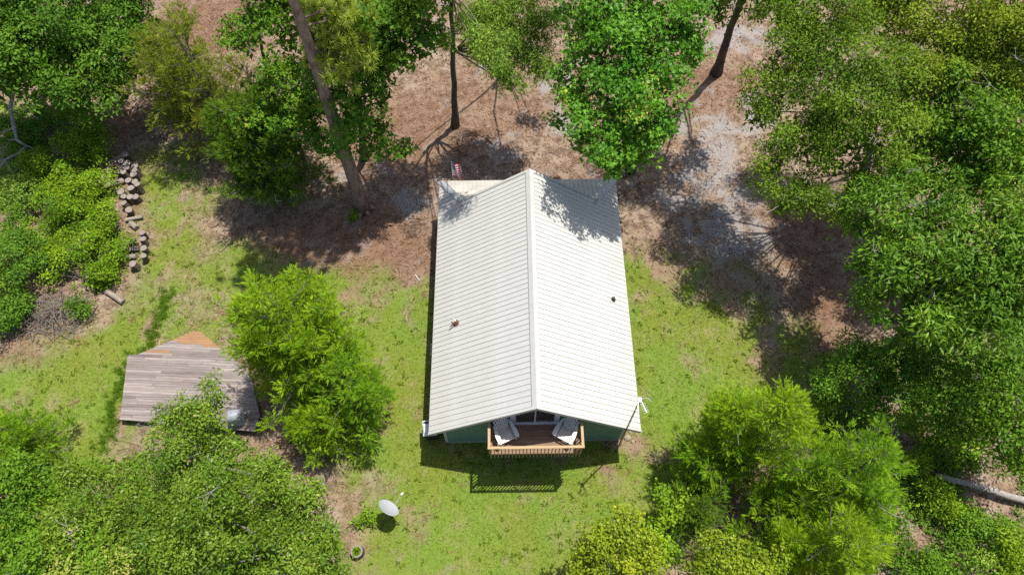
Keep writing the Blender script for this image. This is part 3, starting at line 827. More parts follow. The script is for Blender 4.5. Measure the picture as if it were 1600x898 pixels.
for p in shr + [(cxm, cym)]:
    MB().box(p[0]-.05, p[0]+.05, p[1]-.05, p[1]+.05, -.03, ZP-.05).build('post', M_PLANKS[2], platform, None, (0, 0, ang))

# covered grill on the platform
gr = empty('covered_grill', (-11.784, 9.515, 0.46), math.radians(8)); gr.scale = (.88, .88, .8); tag(gr, 'grill under a silver grey cover on the plank platform', 'grill')
m = MB(); rings = []
for (z, hx_, hy_, bul) in ((0.02, .33, .29, .02), (.3, .31, .27, .0), (.7, .33, .28, .01), (.92, .34, .29, 0), (1.05, .30, .22, 0), (1.12, .2, .12, 0), (1.14, .05, .03, 0)):
    ring = []
    for k in range(24):
        an = 2*math.pi*k/24; c0, s0 = math.cos(an), math.sin(an)
        pw_ = .45
        x = hx_*math.copysign(abs(c0)**pw_, c0); y = hy_*math.copysign(abs(s0)**pw_, s0)
        wv = 1+.035*math.sin(5*an+z*6)
        ring.append((x*wv, y*wv, z))
    rings.append(ring)
m.add([p for r_ in rings for p in r_], [(i_*24+k, i_*24+(k+1) % 24, (i_+1)*24+(k+1) % 24, (i_+1)*24+k) for i_ in range(len(rings)-1) for k in range(24)]+[tuple((len(rings)-1)*24+k for k in range(24))])
m.build('cover', M_COVER, gr, smooth=True)
MB().box(-.30, -.26, -.3, -.26, 0, .05).box(.26, .30, -.3, -.26, 0, .05).box(-.30, -.26, .26, .3, 0, .05).box(.26, .30, .26, .3, 0, .05).build('foot', M_BLACK, gr)
# small folding chair half hidden in leaves on the platform
fc = empty('folding_chair', (-14.752, 9.485, 0.46), math.radians(35)); tag(fc, 'small grey metal chair on the platform, half hidden by leaves', 'chair')
MB().box(-.21, .21, -.2, .2, .43, .45).build('seat', M_STEEL, fc, bevel=.005)
MB().bar((-.2, .26, .80), (.2, .26, .80), .02, .2).build('backrest', M_STEEL, fc)
for s in (-1, 1):
    MB().tube([(s*.21, -.26, .0), (s*.21, .12, .5), (s*.21, .27, .9)], .012, 6).build('leg', M_STEEL, fc)
    MB().tube([(s*.19, .26, .0), (s*.19, -.16, .44)], .012, 6).build('leg', M_STEEL, fc)

# ------------------------------------------------------------------ logs
M_PALELOG = bark_mat('pale_log_bark', (0.13, 0.105, 0.085), (0.33, 0.285, 0.245), 14)
def log_meshes(seed, L, r, bark=M_LOGBARK):
    rr = random.Random(seed); m = MB(); sides = 14
    wob = [1+rr.uniform(-.09, .09) for _ in range(sides)]
    prof = [(0, 1.04), (.12, .99), (.5, 1.0), (.88, .985), (1, 1.0)]
    for t, k in prof:
        for i_ in range(sides):
            an = 2*math.pi*i_/sides
            m.v.append((r*k*wob[i_]*math.cos(an), r*k*wob[i_]*math.sin(an), L*t))
    for q in range(len(prof)-1):
        for i_ in range(sides):
            i2 = (i_+1) % sides
            m.f.append((q*sides+i_, q*sides+i2, (q+1)*sides+i2, (q+1)*sides+i_)); m.mi.append(0)
    m.f.append(tuple(range(sides))[::-1]); m.mi.append(0)
    body = m.mesh('log', [bark])
    c = MB(); c.v = [(r*.93*wob[i_]*math.cos(2*math.pi*i_/sides), r*.93*wob[i_]*math.sin(2*math.pi*i_/sides), L+.004) for i_ in range(sides)] + [(r*1.0*wob[i_]*math.cos(2*math.pi*i_/sides), r*wob[i_]*math.sin(2*math.pi*i_/sides), L) for i_ in range(sides)]
    c.f = [tuple(range(sides))]+[(sides+i_, sides+(i_+1) % sides, (i_+1) % sides, i_) for i_ in range(sides)]; c.mi = [0]*len(c.f)
    return body, c.mesh('cut_face', [M_CUT]), L
LOGS = [log_meshes(k, L, r) for k, (L, r) in enumerate(((.52, .16), (.58, .145), (.47, .175), (.54, .155)))]
LONG = [log_meshes(20+k, L, r, M_PALELOG) for k, (L, r) in enumerate(((.95, .15), (.85, .10), (.5, .13), (1.1, .13)))]
ORD = ['first','second','third','fourth','fifth','sixth','seventh','eighth','ninth','tenth','eleventh','twelfth','thirteenth','fourteenth','fifteenth','sixteenth','seventeenth','eighteenth','nineteenth','twentieth','twenty-first']
def put_log(k, loc, label, group, rot=(0, 0, 0), lib=LOGS):
    b0, c0, L = lib[k % len(lib)]
    o = link('log', b0, None, None, loc, rot); tag(o, label, 'log', group)
    link('cut_face', c0, None, o)
    return o
UP = [(-20.337, 24.023, 0.45),(-20.452, 23.638, 0.45),(-20.098, 23.567, 0.45),(-19.7, 23.31, 0.45),(-20.255, 23.258, 0.45),(-19.987, 23.188, 0.45),(-20.829, 23.085, 0.45),(-19.49, 23, 0.45),(-20.422, 22.902, 0.45),(-19.617, 22.835, 0.45),(-20.009, 22.769, 0.45),(-19.71, 22.315, 0.45),(-19.372, 22.311, 0.45),(-19.142, 21.931, 0.45),(-19.576, 21.867, 0.45),(-20.003, 21.739, 0.45),(-19.804, 21.377, 0.45),(-19.463, 21.345, 0.45),(-19.123, 21.421, 0.45),(-19.586, 20.951, 0.45),(-19.358, 20.557, 0.45)]
for k, p in enumerate(UP):
    z = (0.0, 0.0, 0.0)[k % 3]
    put_log(k*7+k//3, (p[0]+random.uniform(-.02, .02), p[1]+random.uniform(-.02, .02), random.uniform(-.12, .10)), 'upright cut log, %s from the far end of the long log pile' % ORD[k], 'logs standing in the long pile', (random.uniform(-.14, .14), random.uniform(-.14, .14), random.uniform(0, 6)))
LO = [(-18.266, 19.107, 0.4),(-18.709, 18.719, 0.4),(-18.172, 18.714, 0.4),(-18.003, 18.269, 0.4),(-17.952, 17.795, 0.4),(-18.305, 17.456, 0.4),(-18.234, 17.324, 0.35)]
for k, p in enumerate(LO):
    put_log(k*5+1, (p[0], p[1], -.05), 'upright cut log, %s from the far end of the short log pile' % ORD[k], 'logs standing in the short pile', (random.uniform(-.14, .14), random.uniform(-.14, .14), random.uniform(0, 6)))
H90 = math.pi/2
for k, (a, b2, lib_i, lb) in enumerate((((-21.02, 22.238, 0.16),(-20.124, 22.639, 0.16),0,'long log lying across the left side of the long log pile'), ((-19.516, 20.141, 0.12),(-18.566, 20.364, 0.12),1,'thin pale log lying between the two log piles'), ((-19.206, 19.97, 0.14),(-18.724, 19.581, 0.14),2,'short log lying just below the thin pale log'), ((-18.917, 18.419, 0.14),(-18.419, 18.451, 0.14),2,'short reddish log lying on its side in the short pile'), ((-18.933, 17.978, 0.14),(-18.343, 18.009, 0.14),2,'short grey log lying lowest on its side in the short pile'), ((-19.377, 16.066, 0.13),(-18.571, 15.542, 0.13),3,'lone log lying on the lawn in front of the brush'), ((-20.474, 21.976, 0.12),(-19.924, 21.767, 0.12),2,'short log lying in front of the long lying log'))):
    A3, B3 = Vector(a), Vector(b2); d = (B3-A3).normalized()
    put_log(lib_i, A3, lb, 'logs lying on their sides', d.to_track_quat('Z', 'Y').to_euler(), LONG)

# ------------------------------------------------------------------ dead wood
def dead_branch(name, label, paths, mat, cat):
    m = MB(); o0 = Vector(paths[0][0][0]); o0.z = 0
    for pts, r0, r1 in paths:
        pts = [Vector(p)-o0 for p in pts]; n = len(pts)
        fine_pts = []
        for k in range(n-1):
            for t in (0, .5): fine_pts.append(pts[k].lerp(pts[k+1], t)+Vector((random.uniform(-.05, .05), random.uniform(-.05, .05), random.uniform(-.03, .03)))*(1 if t else 0))
        fine_pts.append(pts[-1]); nf = len(fine_pts)
        m.tube(fine_pts, [r0+(r1-r0)*k/(nf-1) for k in range(nf)], 7)
    return tag(m.build(name, mat, None, o0, smooth=True), label, cat)
dead_branch('dead_limb', 'bare bleached dead limb twisting down at the left edge', [
    ([(-27.998, 28.727, 2.6),(-26.618, 27.65, 2.6),(-26.006, 26.936, 2.4),(-25.892, 25.798, 2.2),(-25.518, 24.685, 1.9),(-25.408, 24.178, 1.6),(-25.008, 24.003, 1.3),(-25.332, 23.586, 1.2),(-26.012, 23.258, 1.1),(-26.201, 22.844, 1)], .13, .045),
    ([(-26.618, 27.65, 2.6),(-26.062, 27.273, 2.7),(-25.46, 26.943, 2.8)], .06, .02),
    ([(-25.518, 24.685, 1.9),(-26.08, 24.609, 1.7),(-26.675, 24.616, 1.6)], .06, .03),
    ([(-25.408, 24.178, 1.6),(-25.962, 24.269, 1.5),(-26.466, 24.401, 1.4)], .04, .02),
    ([(-26.012, 23.258, 1.1),(-25.62, 22.674, 1),(-25.22, 22.259, 0.9)], .04, .015),
    ([(-25.008, 24.003, 1.3),(-24.696, 23.872, 1.2),(-24.291, 23.655, 1.1)], .035, .012),
    ([(-25.93, 24.183, 1.4),(-26.105, 23.722, 1.3),(-26.401, 23.431, 1.2)], .03, .012)], M_DEAD, 'branch')
dead_branch('fallen_trunk', 'grey fallen tree trunk lying in the undergrowth at the right edge', [
    ([(17.412, 6.925, 0.5),(18.364, 6.667, 0.45),(19.591, 6.304, 0.4),(20.799, 5.92, 0.35),(22.199, 5.386, 0.3)], .125, .16)], M_DEAD, 'fallen trunk')
dead_branch('dead_limb', 'curved pale dead branch in the right undergrowth below the fallen trunk', [([(17.458, 5.314, 0.5),(17.605, 5.047, 0.6),(17.549, 4.778, 0.6),(17.295, 4.601, 0.5)], .035, .025)], M_DEAD, 'branch')
m = MB(); bp = Vector((-21.672, 14.791, 0)); rr = random.Random(9)
for k in range(330):
    an = rr.uniform(0, 6.28); rad = rr.random()**.6
    c = Vector((math.cos(an)*rad*1.9, math.sin(an)*rad*1.1, (1-rad)*.7*rr.random()+.05))
    d = Vector((rr.gauss(0, 1), rr.gauss(0, .8), rr.gauss(0, .35))).normalized(); L = rr.uniform(.4, 1.3)
    mid_ = c+Vector((rr.uniform(-.08, .08), rr.uniform(-.08, .08), rr.uniform(0, .12)))
    r = rr.uniform(.007, .022)
    pts = [c-d*L/2, mid_, c+d*L/2]
    for p_ in pts: p_.z = max(p_.z, .01)
    m.tube(pts, [r, r*.9, r*.4], 5)
tag(m.build('brush_pile', M_BRUSH, None, bp), 'heap of dry grey twigs at the edge of the left lawn', 'brush pile')

# ------------------------------------------------------------------ foliage
LEAF = {  # template: (across, along, lift) points and triangles
    'oval': (np.array([(0, 0, 0), (.26, .42, .06), (0, 1, -.08), (-.26, .42, .06)]), np.array([(0, 1, 2), (0, 2, 3)])),
    'narrow': (np.array([(0, 0, 0), (.15, .45, .04), (0, 1, -.06), (-.15, .45, .04)]), np.array([(0, 1, 2), (0, 2, 3)])),
    'star': (np.array([(0, 0, 0), (.55, .40, -.05), (.17, .50, .05), (0, 1.0, -.1), (-.17, .50, .05), (-.55, .40, -.05)]), np.array([(0, 1, 2), (0, 2, 3), (0, 3, 4), (0, 4, 5)])),
    'round': (np.array([(0, 0, 0), (.40, .35, .06), (.22, .9, 0), (-.22, .9, 0), (-.40, .35, .06)]), np.array([(0, 1, 2), (0, 2, 3), (0, 3, 4)])),
    'needle': (np.array([(-.05, 0, 0), (.05, 0, 0), (0, 1, 0)]), np.array([(0, 1, 2)])),
    'blade': (np.array([(-.08, 0, 0), (.08, 0, 0), (0, 1, 0)]), np.array([(0, 1, 2)])),
}
def unit(v):
    return v/np.maximum(np.linalg.norm(v, axis=-1, keepdims=True), 1e-9)
def sphere(n, r=None):
    v = (r or RNG).normal(size=(n, 3)); return unit(v)

def leaves_geometry(pos, axis, nrm, size, shape):
    """one leaf per row, returns vertices and triangles"""
    tv, tt = LEAF[shape]; n = len(pos); k = len(tv)
    axis = unit(axis); nrm = unit(nrm - axis*np.sum(axis*nrm, 1, keepdims=True)); side = np.cross(axis, nrm)
    V = pos[:, None, :] + size[:, None, None]*(side[:, None, :]*tv[None, :, 0:1] + axis[:, None, :]*tv[None, :, 1:2] + nrm[:, None, :]*tv[None, :, 2:3])
    T = tt[None]+ (np.arange(n)*k)[:, None, None]
    return V.reshape(-1, 3), T.reshape(-1, 3), k

TRI_TOTAL = [0]
def foliage_mesh(name, chunks, mat):
    """chunks: list of (pos, axis, normal, size, shape, tint)"""
    vs, ts, tn, o = [], [], [], 0
    for pos, axis, nrm, size, shape, tint in chunks:
        v, t, k = leaves_geometry(pos, axis, nrm, size, shape)
        vs.append(v); ts.append(t+o); tn.append(np.repeat(tint, k)); o += len(v)
    v = np.concatenate(vs); t = np.concatenate(ts); TRI_TOTAL[0] += len(t)
    return tri_mesh(name, v, t, mat, np.clip(np.concatenate(tn), 0, 1))

def lobe_leaves(lobes, shape, size, dens, droop=.15, pad=.5, flat=.4, spread=1.0, hang=0.0):
    """boughs on the lobes of a crown, pads of leaves on the boughs, leaves in the pads"""
    out = []
    pad = pad*.66
    for (cx, cy_, cz, r) in lobes:
        c = np.array((cx, cy_, cz)); r = r*1.06; fz = flat_v(cz, r)
        rb = min(max(.37*r, .22), .60)
        ns = max(3, int(1.5*spread*(r/rb)**2))
        d = sphere(ns); d[:, 2] = np.where(d[:, 2] < -.2, -d[:, 2]*.7, d[:, 2]); d = unit(d)
        sc = c+d*(r*.80*RNG.uniform(.35, 1.25, ns))[:, None]*np.array((1, 1, max(fz, .8)))
        sc[:, 2] = np.maximum(sc[:, 2], .12)
        rs = rb*RNG.uniform(.6, 1.4, ns)
        st_ = RNG.normal(.48, .15, ns)+RNG.normal(0, .08)
        npd = np.maximum(3, (17*(rs/pad)**2*.22).astype(int)+1)
        si = np.repeat(np.arange(ns), npd); m_ = len(si)
        dp = sphere(m_); dp[:, 2] = np.where(dp[:, 2] < -.05, -dp[:, 2]*.9, dp[:, 2]); dp = unit(dp+d[si]*.25)
        pc = sc[si]+dp*(rs[si]*RNG.uniform(.6, 1.06, m_))[:, None]*np.array((1, 1, .75))
        pc[:, 2] = np.maximum(pc[:, 2], .12)
        pn_ = unit(dp*.85+d[si]*.3+np.array((0, 0, .4))+RNG.normal(size=(m_, 3))*.15)
        pr = pad*RNG.uniform(.6, 1.35, m_)
        nl = np.maximum(4, (1.75*dens*pr**2*RNG.uniform(.6, 1.35, m_)).astype(int))
        idx = np.repeat(np.arange(m_), nl); n = len(idx)
        off = RNG.normal(size=(n, 3))*.52*pr[idx][:, None]
        h = np.sum(off*pn_[idx], 1, keepdims=True)
        off = off-pn_[idx]*h*(1-flat)
        rr2 = np.sum(off**2, 1, keepdims=True)/np.maximum(pr[idx][:, None]**2, 1e-6)
        off[:, 2:3] -= droop*pr[idx][:, None]*rr2
        if hang: off[:, 2] -= hang*RNG.random(n)**1.5
        pos = pc[idx]+off
        pos[:, 2] = np.maximum(pos[:, 2], .04)
        nrm = unit(pn_[idx]*.9+RNG.normal(size=(n, 3))*.40)
        axis = unit(off+1e-6)*.8+RNG.normal(size=(n, 3))*.5+np.array((0, 0, -.2-hang*.5))
        tint = st_[si][idx]+RNG.normal(0, .08, m_)[idx]+RNG.normal(0, .13, n)
        out.append((pos, axis, nrm, size*.90*RNG.uniform(.5, 1.4, n), shape, tint))
        nc = int(95*r*r*(.15/size)**2)
        dc_ = sphere(nc); q_ = dc_*(r*.62*RNG.random(nc)**.4)[:, None]*np.array((1, 1, fz))
        pos = c+q_; pos[:, 2] = np.maximum(pos[:, 2]-.28*r, .05)
        out.append((pos, sphere(nc), unit(RNG.normal(size=(nc, 3))*.6+np.array((0, 0, .8))), size*2.0*RNG.uniform(.7, 1.2, nc), 'oval', RNG.normal(.42, .18, nc)))
    return out

def flat_v(z, r): return min(1.0, max(.45, z/(r*1.15)))

def limb_path(a, b, bend, n=6, rs=None):
    rs = rs or random
    a, b = Vector(a), Vector(b); L = (b-a).length
    mid = a.lerp(b, .5)+Vector((rs.uniform(-1, 1), rs.uniform(-1, 1), rs.uniform(-.2, 1)))*bend*L
    return [a*(1-t)**2+mid*2*t*(1-t)+b*t*t+Vector((rs.uniform(-1, 1), rs.uniform(-1, 1), rs.uniform(-1, 1)))*.012*L for t in [k/n for k in range(n+1)]]

def trunk_flare(pts, r0, r1):
    n = len(pts); return [(r0+(r1-r0)*k/(n-1))*(1+.55*math.exp(-k*1.6)) for k in range(n)]

def broad_tree(name, label, lobes, base, r0, bark, mat, shape='oval', size=.15, dens=120, group=None, cat='tree', twigs=6, dead=0, top=None, trunk_top=None, **kw):
    """trunk with limbs to every lobe, and a crown of leaf pads"""
    base = Vector((base[0], base[1], 0)); t = empty(name, base)
    tag(t, label, cat, group)
    L = [(x-base.x, y-base.y, z, r) for x, y, z, r in lobes]
    zc = max(l[2] for l in L); cx = sum(l[0] for l in L)/len(L); cy_ = sum(l[1] for l in L)/len(L)
    tt = Vector(trunk_top)-base if trunk_top is not None else Vector((cx*.5, cy_*.5, zc*.8))
    m = MB(); n = 9
    tp = [Vector((0, 0, -.1)).lerp(tt, k/n)+Vector((random.uniform(-.05, .05), random.uniform(-.05, .05), 0))*(k > 0) for k in range(n+1)]
    m.tube(tp, trunk_flare(tp, r0, r0*.42), 12)
    for (x, y, z, r) in L:
        c = Vector((x, y, z-.25*r)); f_ = min(.95, max(.25, (z-r*1.3)/max(tt.z, .1)))
        s0 = tp[int(f_*n)]
        lr = r0*(.22+.1*r/2)
        m.tube(limb_path(s0, c, .12), [lr*(1-.6*k/6) for k in range(7)], 7)
        for k in range(twigs):
            d = Vector(sphere(1)[0]); d.z = abs(d.z)*.8-.1
            e = c+d.normalized()*r*random.uniform(.75, 1.0)
            e.z = max(e.z, .2)
            m.tube(limb_path(c, e, .15, 4), [lr*.36*(1-.75*q/4) for q in range(5)], 5)
    m.build('trunk', bark, t, smooth=True)
    for _ in range(dead):
        m = MB()
        (x, y, z, r) = random.choice(L); d = Vector(sphere(1)[0]); d.z = abs(d.z)+.3; d.normalize()
        c = Vector((x, y, z))+d*r*.85
        e = c+Vector((random.uniform(-1, 1), random.uniform(-1, 1), random.uniform(.2, .7))).normalized()*random.uniform(.7, 1.4)
        pth = limb_path(c-d*r*.5, e, .2, 5); m.tube(pth, [.019*(1-.7*q/5) for q in range(6)], 5)
        for q in range(6):
            p0 = pth[random.randint(2, 5)]; m.tube(limb_path(p0, p0+Vector((random.uniform(-1, 1), random.uniform(-1, 1), random.uniform(-.2, .5)))*.42, .2, 2), [.009, .006, .004], 4)
        m.build('dead_twig', M_DEAD, t)
    me = foliage_mesh('crown', lobe_leaves(L, shape, size, dens, **kw), mat)
    link('crown', me, None, t)
    return t

def cedar_tree(name, label, base, h, R, mat, bark=None, lean=(0, 0), leaders=1, dens=1.0, spray=.30, group=None, sparse=0.0, low=.06):
    """juniper-like evergreen: ascending boughs hung with feathery sprays"""
    bark = bark or M_GREYBARK
    base = Vector((base[0], base[1], 0)); t = empty(name, base); tag(t, label, 'tree', group)
    m = MB(); S = []   # sprays: position, direction
    tips = [Vector((lean[0], lean[1], h))]
    for k in range(1, leaders):
        an = k*2.4+.7; tips.append(Vector((lean[0]+math.cos(an)*R*.5, lean[1]+math.sin(an)*R*.5, h*random.uniform(.72, .93))))
    for li, tip_ in enumerate(tips):
        pth = limb_path((0, 0, -.05), tip_, .06 if li == 0 else .16, 9)
        r0 = (.035*h*.5+.05)*(1 if li == 0 else .6)
        m.tube(pth, trunk_flare(pth, r0, .015), 8)
        nb = int((16+h*8)*dens/(1+.35*(leaders-1)))
        for i_ in range(nb):
            f_ = low+(1-low)*((i_+random.random())/nb)
            k = f_*9; p0 = pth[int(min(8, k))].lerp(pth[int(min(8, k))+1], min(1, k-int(min(8, k))))
            an = i_*2.39996+random.uniform(-.5, .5)+li
            prof = (1-f_)**.62*(.45+.55*min(1, f_*5+.35))+.07
            Lb = R*prof*random.choice((.4, .7, .95, 1.15, 1.4))*random.uniform(.85, 1.1)*(1 if li == 0 else .75)
            el = math.radians(random.uniform(12, 38)+f_*26)
            d = Vector((math.cos(an)*math.cos(el), math.sin(an)*math.cos(el), math.sin(el)))
            e = p0+d*Lb; bp_ = limb_path(p0, e, .08, 5)
            m.tube(bp_, [max(.006, .012*Lb*(1-.8*q/5)) for q in range(6)], 5)
            nc = max(2, int((2.0+Lb*4.2)*dens))
            for q in range(nc):
                u = min(1.0, .25+.78*random.random()**.7)
                kk = u*5; pp = bp_[int(min(4, kk))].lerp(bp_[int(min(4, kk))+1], min(1, kk-int(min(4, kk))))
                wdt = .10+.42*Lb*(1.05-u)*.8
                off = Vector((random.gauss(0, 1), random.gauss(0, 1), random.gauss(0, .35)))*wdt*.6
                cc = pp+off; cr = random.uniform(.10, .24)
                if off.length > .25: m.tube([pp, cc], [.008, .004], 3)
                od = (off.normalized()*.7+d*.6+Vector((0, 0, .25))).normalized()
                for w_ in range(random.randint(7, 13)):
                    rv = Vector((random.gauss(0, 1), random.gauss(0, 1), random.gauss(0, .7)))
                    dv = od*.75+rv*.55+Vector((0, 0, .15))
                    S.append((tuple(cc+rv*cr*.6), tuple(dv), (i_+li*1000)*40+q))
    m.build('trunk', bark, t, smooth=True)
    for _ in range(int(h*.7)):
        m = MB(); sp_ = random.choice(S); c = Vector(sp_[0]); dv = (Vector(sp_[1]).normalized()+Vector((random.gauss(0, .5), random.gauss(0, .5), random.gauss(.2, .3)))).normalized()
        pth = limb_path(c-dv*.5, c+dv*random.uniform(.3, .6), .12, 4); m.tube(pth, [.018*(1-.7*q/4) for q in range(5)], 5)
        for q in range(5):
            p0 = pth[random.randint(1, 4)]; m.tube([p0, p0+Vector((random.gauss(0, .16), random.gauss(0, .16), random.gauss(.03, .1)))], [.009, .004], 4)
        m.build('dead_twig', M_DEAD, t)
    P0 = np.array([s[0] for s in S]); D = unit(np.array([s[1] for s in S])); bid = np.array([s[2] for s in S])
    if sparse:
        keep = RNG.random(len(P0)) > sparse; P0, D, bid = P0[keep], D[keep], bid[keep]
    P0[:, 2] = np.maximum(P0[:, 2], .1)
    n = len(P0); K = 9
    up = unit(np.array((0, 0, 1.0))+RNG.normal(size=(n, 3))*.5)
    sd2 = unit(np.cross(D, up)); nn = np.cross(sd2, D)
    ln = spray*.82*RNG.uniform(.55, 1.4, n)
    ub, inv = np.unique(bid, return_inverse=True); btint = RNG.normal(.5, .23, len(ub))[inv]
    stint = btint+RNG.normal(0, .13, n)
    pos, ax, nr, sz, tn = [], [], [], [], []
    for k in range(K):
        tpos = (k/K)*.85; sgn = 1 if k % 2 else -1
        ang = RNG.uniform(.25, .95, n)*(1-.6*k/K)
        roll = RNG.normal(0, .5, n)
        a_ = D*np.cos(ang)[:, None]+(sd2*np.cos(roll)[:, None]+nn*np.sin(roll)[:, None])*(sgn*np.sin(ang))[:, None]
        pos.append(P0+D*(ln*tpos)[:, None]); ax.append(a_)
        nr.append(nn+RNG.normal(size=(n, 3))*.45); sz.append(ln*RNG.uniform(.42, .7, n)*(1-.35*k/K)); tn.append(stint+RNG.normal(0, .07, n))
    me = foliage_mesh('crown', [(np.concatenate(pos), np.concatenate(ax), np.concatenate(nr), np.concatenate(sz), 'spray', np.concatenate(tn))], mat)
    link('crown', me, None, t)
    return t
LEAF['spray'] = (np.array([(-.088, 0, 0), (.088, .1, 0), (0, 1, 0)]), np.array([(0, 1, 2)]))

def shrub(label, lobes, mat, shape='oval', size=.11, dens=150, group=None, name='shrub', **kw):
    base = Vector((sum(l[0] for l in lobes)/len(lobes), sum(l[1] for l in lobes)/len(lobes), 0))
    t = empty(name, base); tag(t, label, 'shrub', group)
    L = [(x-base.x, y-base.y, z, r) for x, y, z, r in lobes]
    m = MB()
    for (x, y, z, r) in L:
        for k in range(5):
            e = Vector((x+random.uniform(-.7, .7)*r, y+random.uniform(-.7, .7)*r, z+random.uniform(.1, .7)*r*.6))
            m.tube(limb_path((x*.06+random.uniform(-.012, .012), y*.06+random.uniform(-.012, .012), -.02), e, .12, 4), [.022*(1-.7*q/4) for q in range(5)], 5)
    m.build('stems', M_GREYBARK, t)
    link('foliage', foliage_mesh('foliage', lobe_leaves(L, shape, size, dens, **kw), mat), None, t)
    return t

# leaf colours
L_SWEET = leaf_mat('bright_sweetgum_leaf', (0.050, 0.170, 0.010), (0.171, 0.371, 0.024), .27, .48, .28, (0.374, 0.391, 0.060))
L_DARKB = leaf_mat('dark_broad_leaf', (0.042, 0.122, 0.009), (0.147, 0.277, 0.021), .27, .55, .18)
L_MIDB = leaf_mat('mid_green_leaf', (0.051, 0.135, 0.008), (0.162, 0.297, 0.017), .27, .55, .18, (0.267, 0.292, 0.026))
L_OAK = leaf_mat('oak_leaf', (0.055, 0.125, 0.008), (0.184, 0.281, 0.018), .27, .55, .18)
L_YOAK = leaf_mat('yellow_green_oak_leaf', (0.087, 0.153, 0.008), (0.261, 0.337, 0.022), .27, .55, .18)
L_WILLOW = leaf_mat('pale_willow_oak_leaf', (0.101, 0.196, 0.021), (0.253, 0.379, 0.048), .27, .55, .18)
L_HICK = leaf_mat('hickory_leaf', (0.048, 0.132, 0.008), (0.168, 0.304, 0.017), .27, .48, .25, (0.326, 0.386, 0.050))
L_CEDAR = leaf_mat('bright_cedar_spray', (0.080, 0.179, 0.007), (0.289, 0.433, 0.017), .3, .7, .1)
L_CEDARG = leaf_mat('fresh_cedar_spray', (0.061, 0.159, 0.008), (0.224, 0.380, 0.017), .3, .7, .1)
L_CEDARD = leaf_mat('dark_cedar_spray', (0.040, 0.103, 0.009), (0.138, 0.227, 0.014), .28, .7, .1)
L_CEDARO = leaf_mat('olive_cedar_spray', (0.083, 0.129, 0.010), (0.231, 0.273, 0.025), .28, .7, .1)
L_GLOSS = leaf_mat('glossy_evergreen_leaf', (0.061, 0.135, 0.009), (0.204, 0.306, 0.024), .28, .42, .26, (0.355, 0.343, 0.078))
L_YELL = leaf_mat('yellowing_leaf', (0.10, 0.175, 0.008), (0.29, 0.36, 0.020), .27, .5, .2, (0.42, 0.40, 0.02))
L_VINE = leaf_mat('vine_leaf', (0.077, 0.170, 0.007), (0.248, 0.386, 0.015), .27, .55, .18)
L_NEEDLE = leaf_mat('pine_needle', (0.18, 0.26, 0.028), (0.42, 0.52, 0.08), .27, .5, .2)
L_GRASS = leaf_mat('grass_blade', (0.059, 0.108, 0.005), (0.133, 0.184, 0.011), .27, .7, .08, (0.216, 0.207, 0.063))
L_BORDER = leaf_mat('border_grass_blade', (0.07, 0.17, 0.010), (0.20, 0.33, 0.025), .4, .5, .2)
L_LITTER = leaf_mat('dry_leaf_litter', (0.06, 0.032, 0.02), (0.30, 0.20, 0.135), .1, .9, .05, (0.42, 0.36, 0.30))

L_STRAW = leaf_mat('fallen_pine_needle', (0.07, 0.028, 0.014), (0.34, 0.22, 0.135), .1, .9, .05, (0.42, 0.33, 0.25))
BACK = 'trees of the wood around the yard'
# -- far left corner
broad_tree('broadleaf_tree', 'dark green leafy tree filling the far left corner', [(-23.579, 27.341, 6.5, 2.6),(-22.05, 25.964, 5.8, 2.2),(-20.962, 27.744, 6.5, 2.2),(-23.315, 25.55, 5, 1.9),(-24.229, 24.841, 6.5, 2.4),(-24.206, 26.966, 7.2, 2.6),(-21.813, 25.389, 4.3, 1.6)], (-26.412, 29.16), .22, M_DARKBARK, L_DARKB, 'oval', .19, 85, BACK)
broad_tree('broadleaf_tree', 'dark green tree between the far left corner and the olive cedar', [(-19.146, 27.648, 5.8, 1.7),(-18.944, 25.919, 5, 1.6),(-20.518, 26.579, 5, 1.6),(-19.891, 25.237, 4, 1.3),(-18.16, 28.15, 6.5, 1.5),(-21.906, 25.238, 2.9, 1.1)], (-22.824, 28.636), .16, M_DARKBARK, L_DARKB, 'oval', .18, 105, BACK)
cedar_tree('cedar_tree', 'olive cedar with sparse upright boughs left of the tall pine', (-15.053, 25.543), 7.6, 3.5, L_CEDARO, None, (-.3, .2), 5, .95, .28, BACK, .05)
cedar_tree('cedar_tree', 'thin olive cedar at the top edge beside the dark trees', (-17.792, 27.865), 5.2, 2.3, L_CEDARO, None, (-.2, .2), 4, 1.0, .27, BACK, .0)
cedar_tree('cedar_tree', 'dark cedar standing over the left edge of the yard', (-11.578, 21.887), 6.6, 3.1, L_CEDARD, None, (-.2, .2), 5, 1.3, .28, BACK, .08)
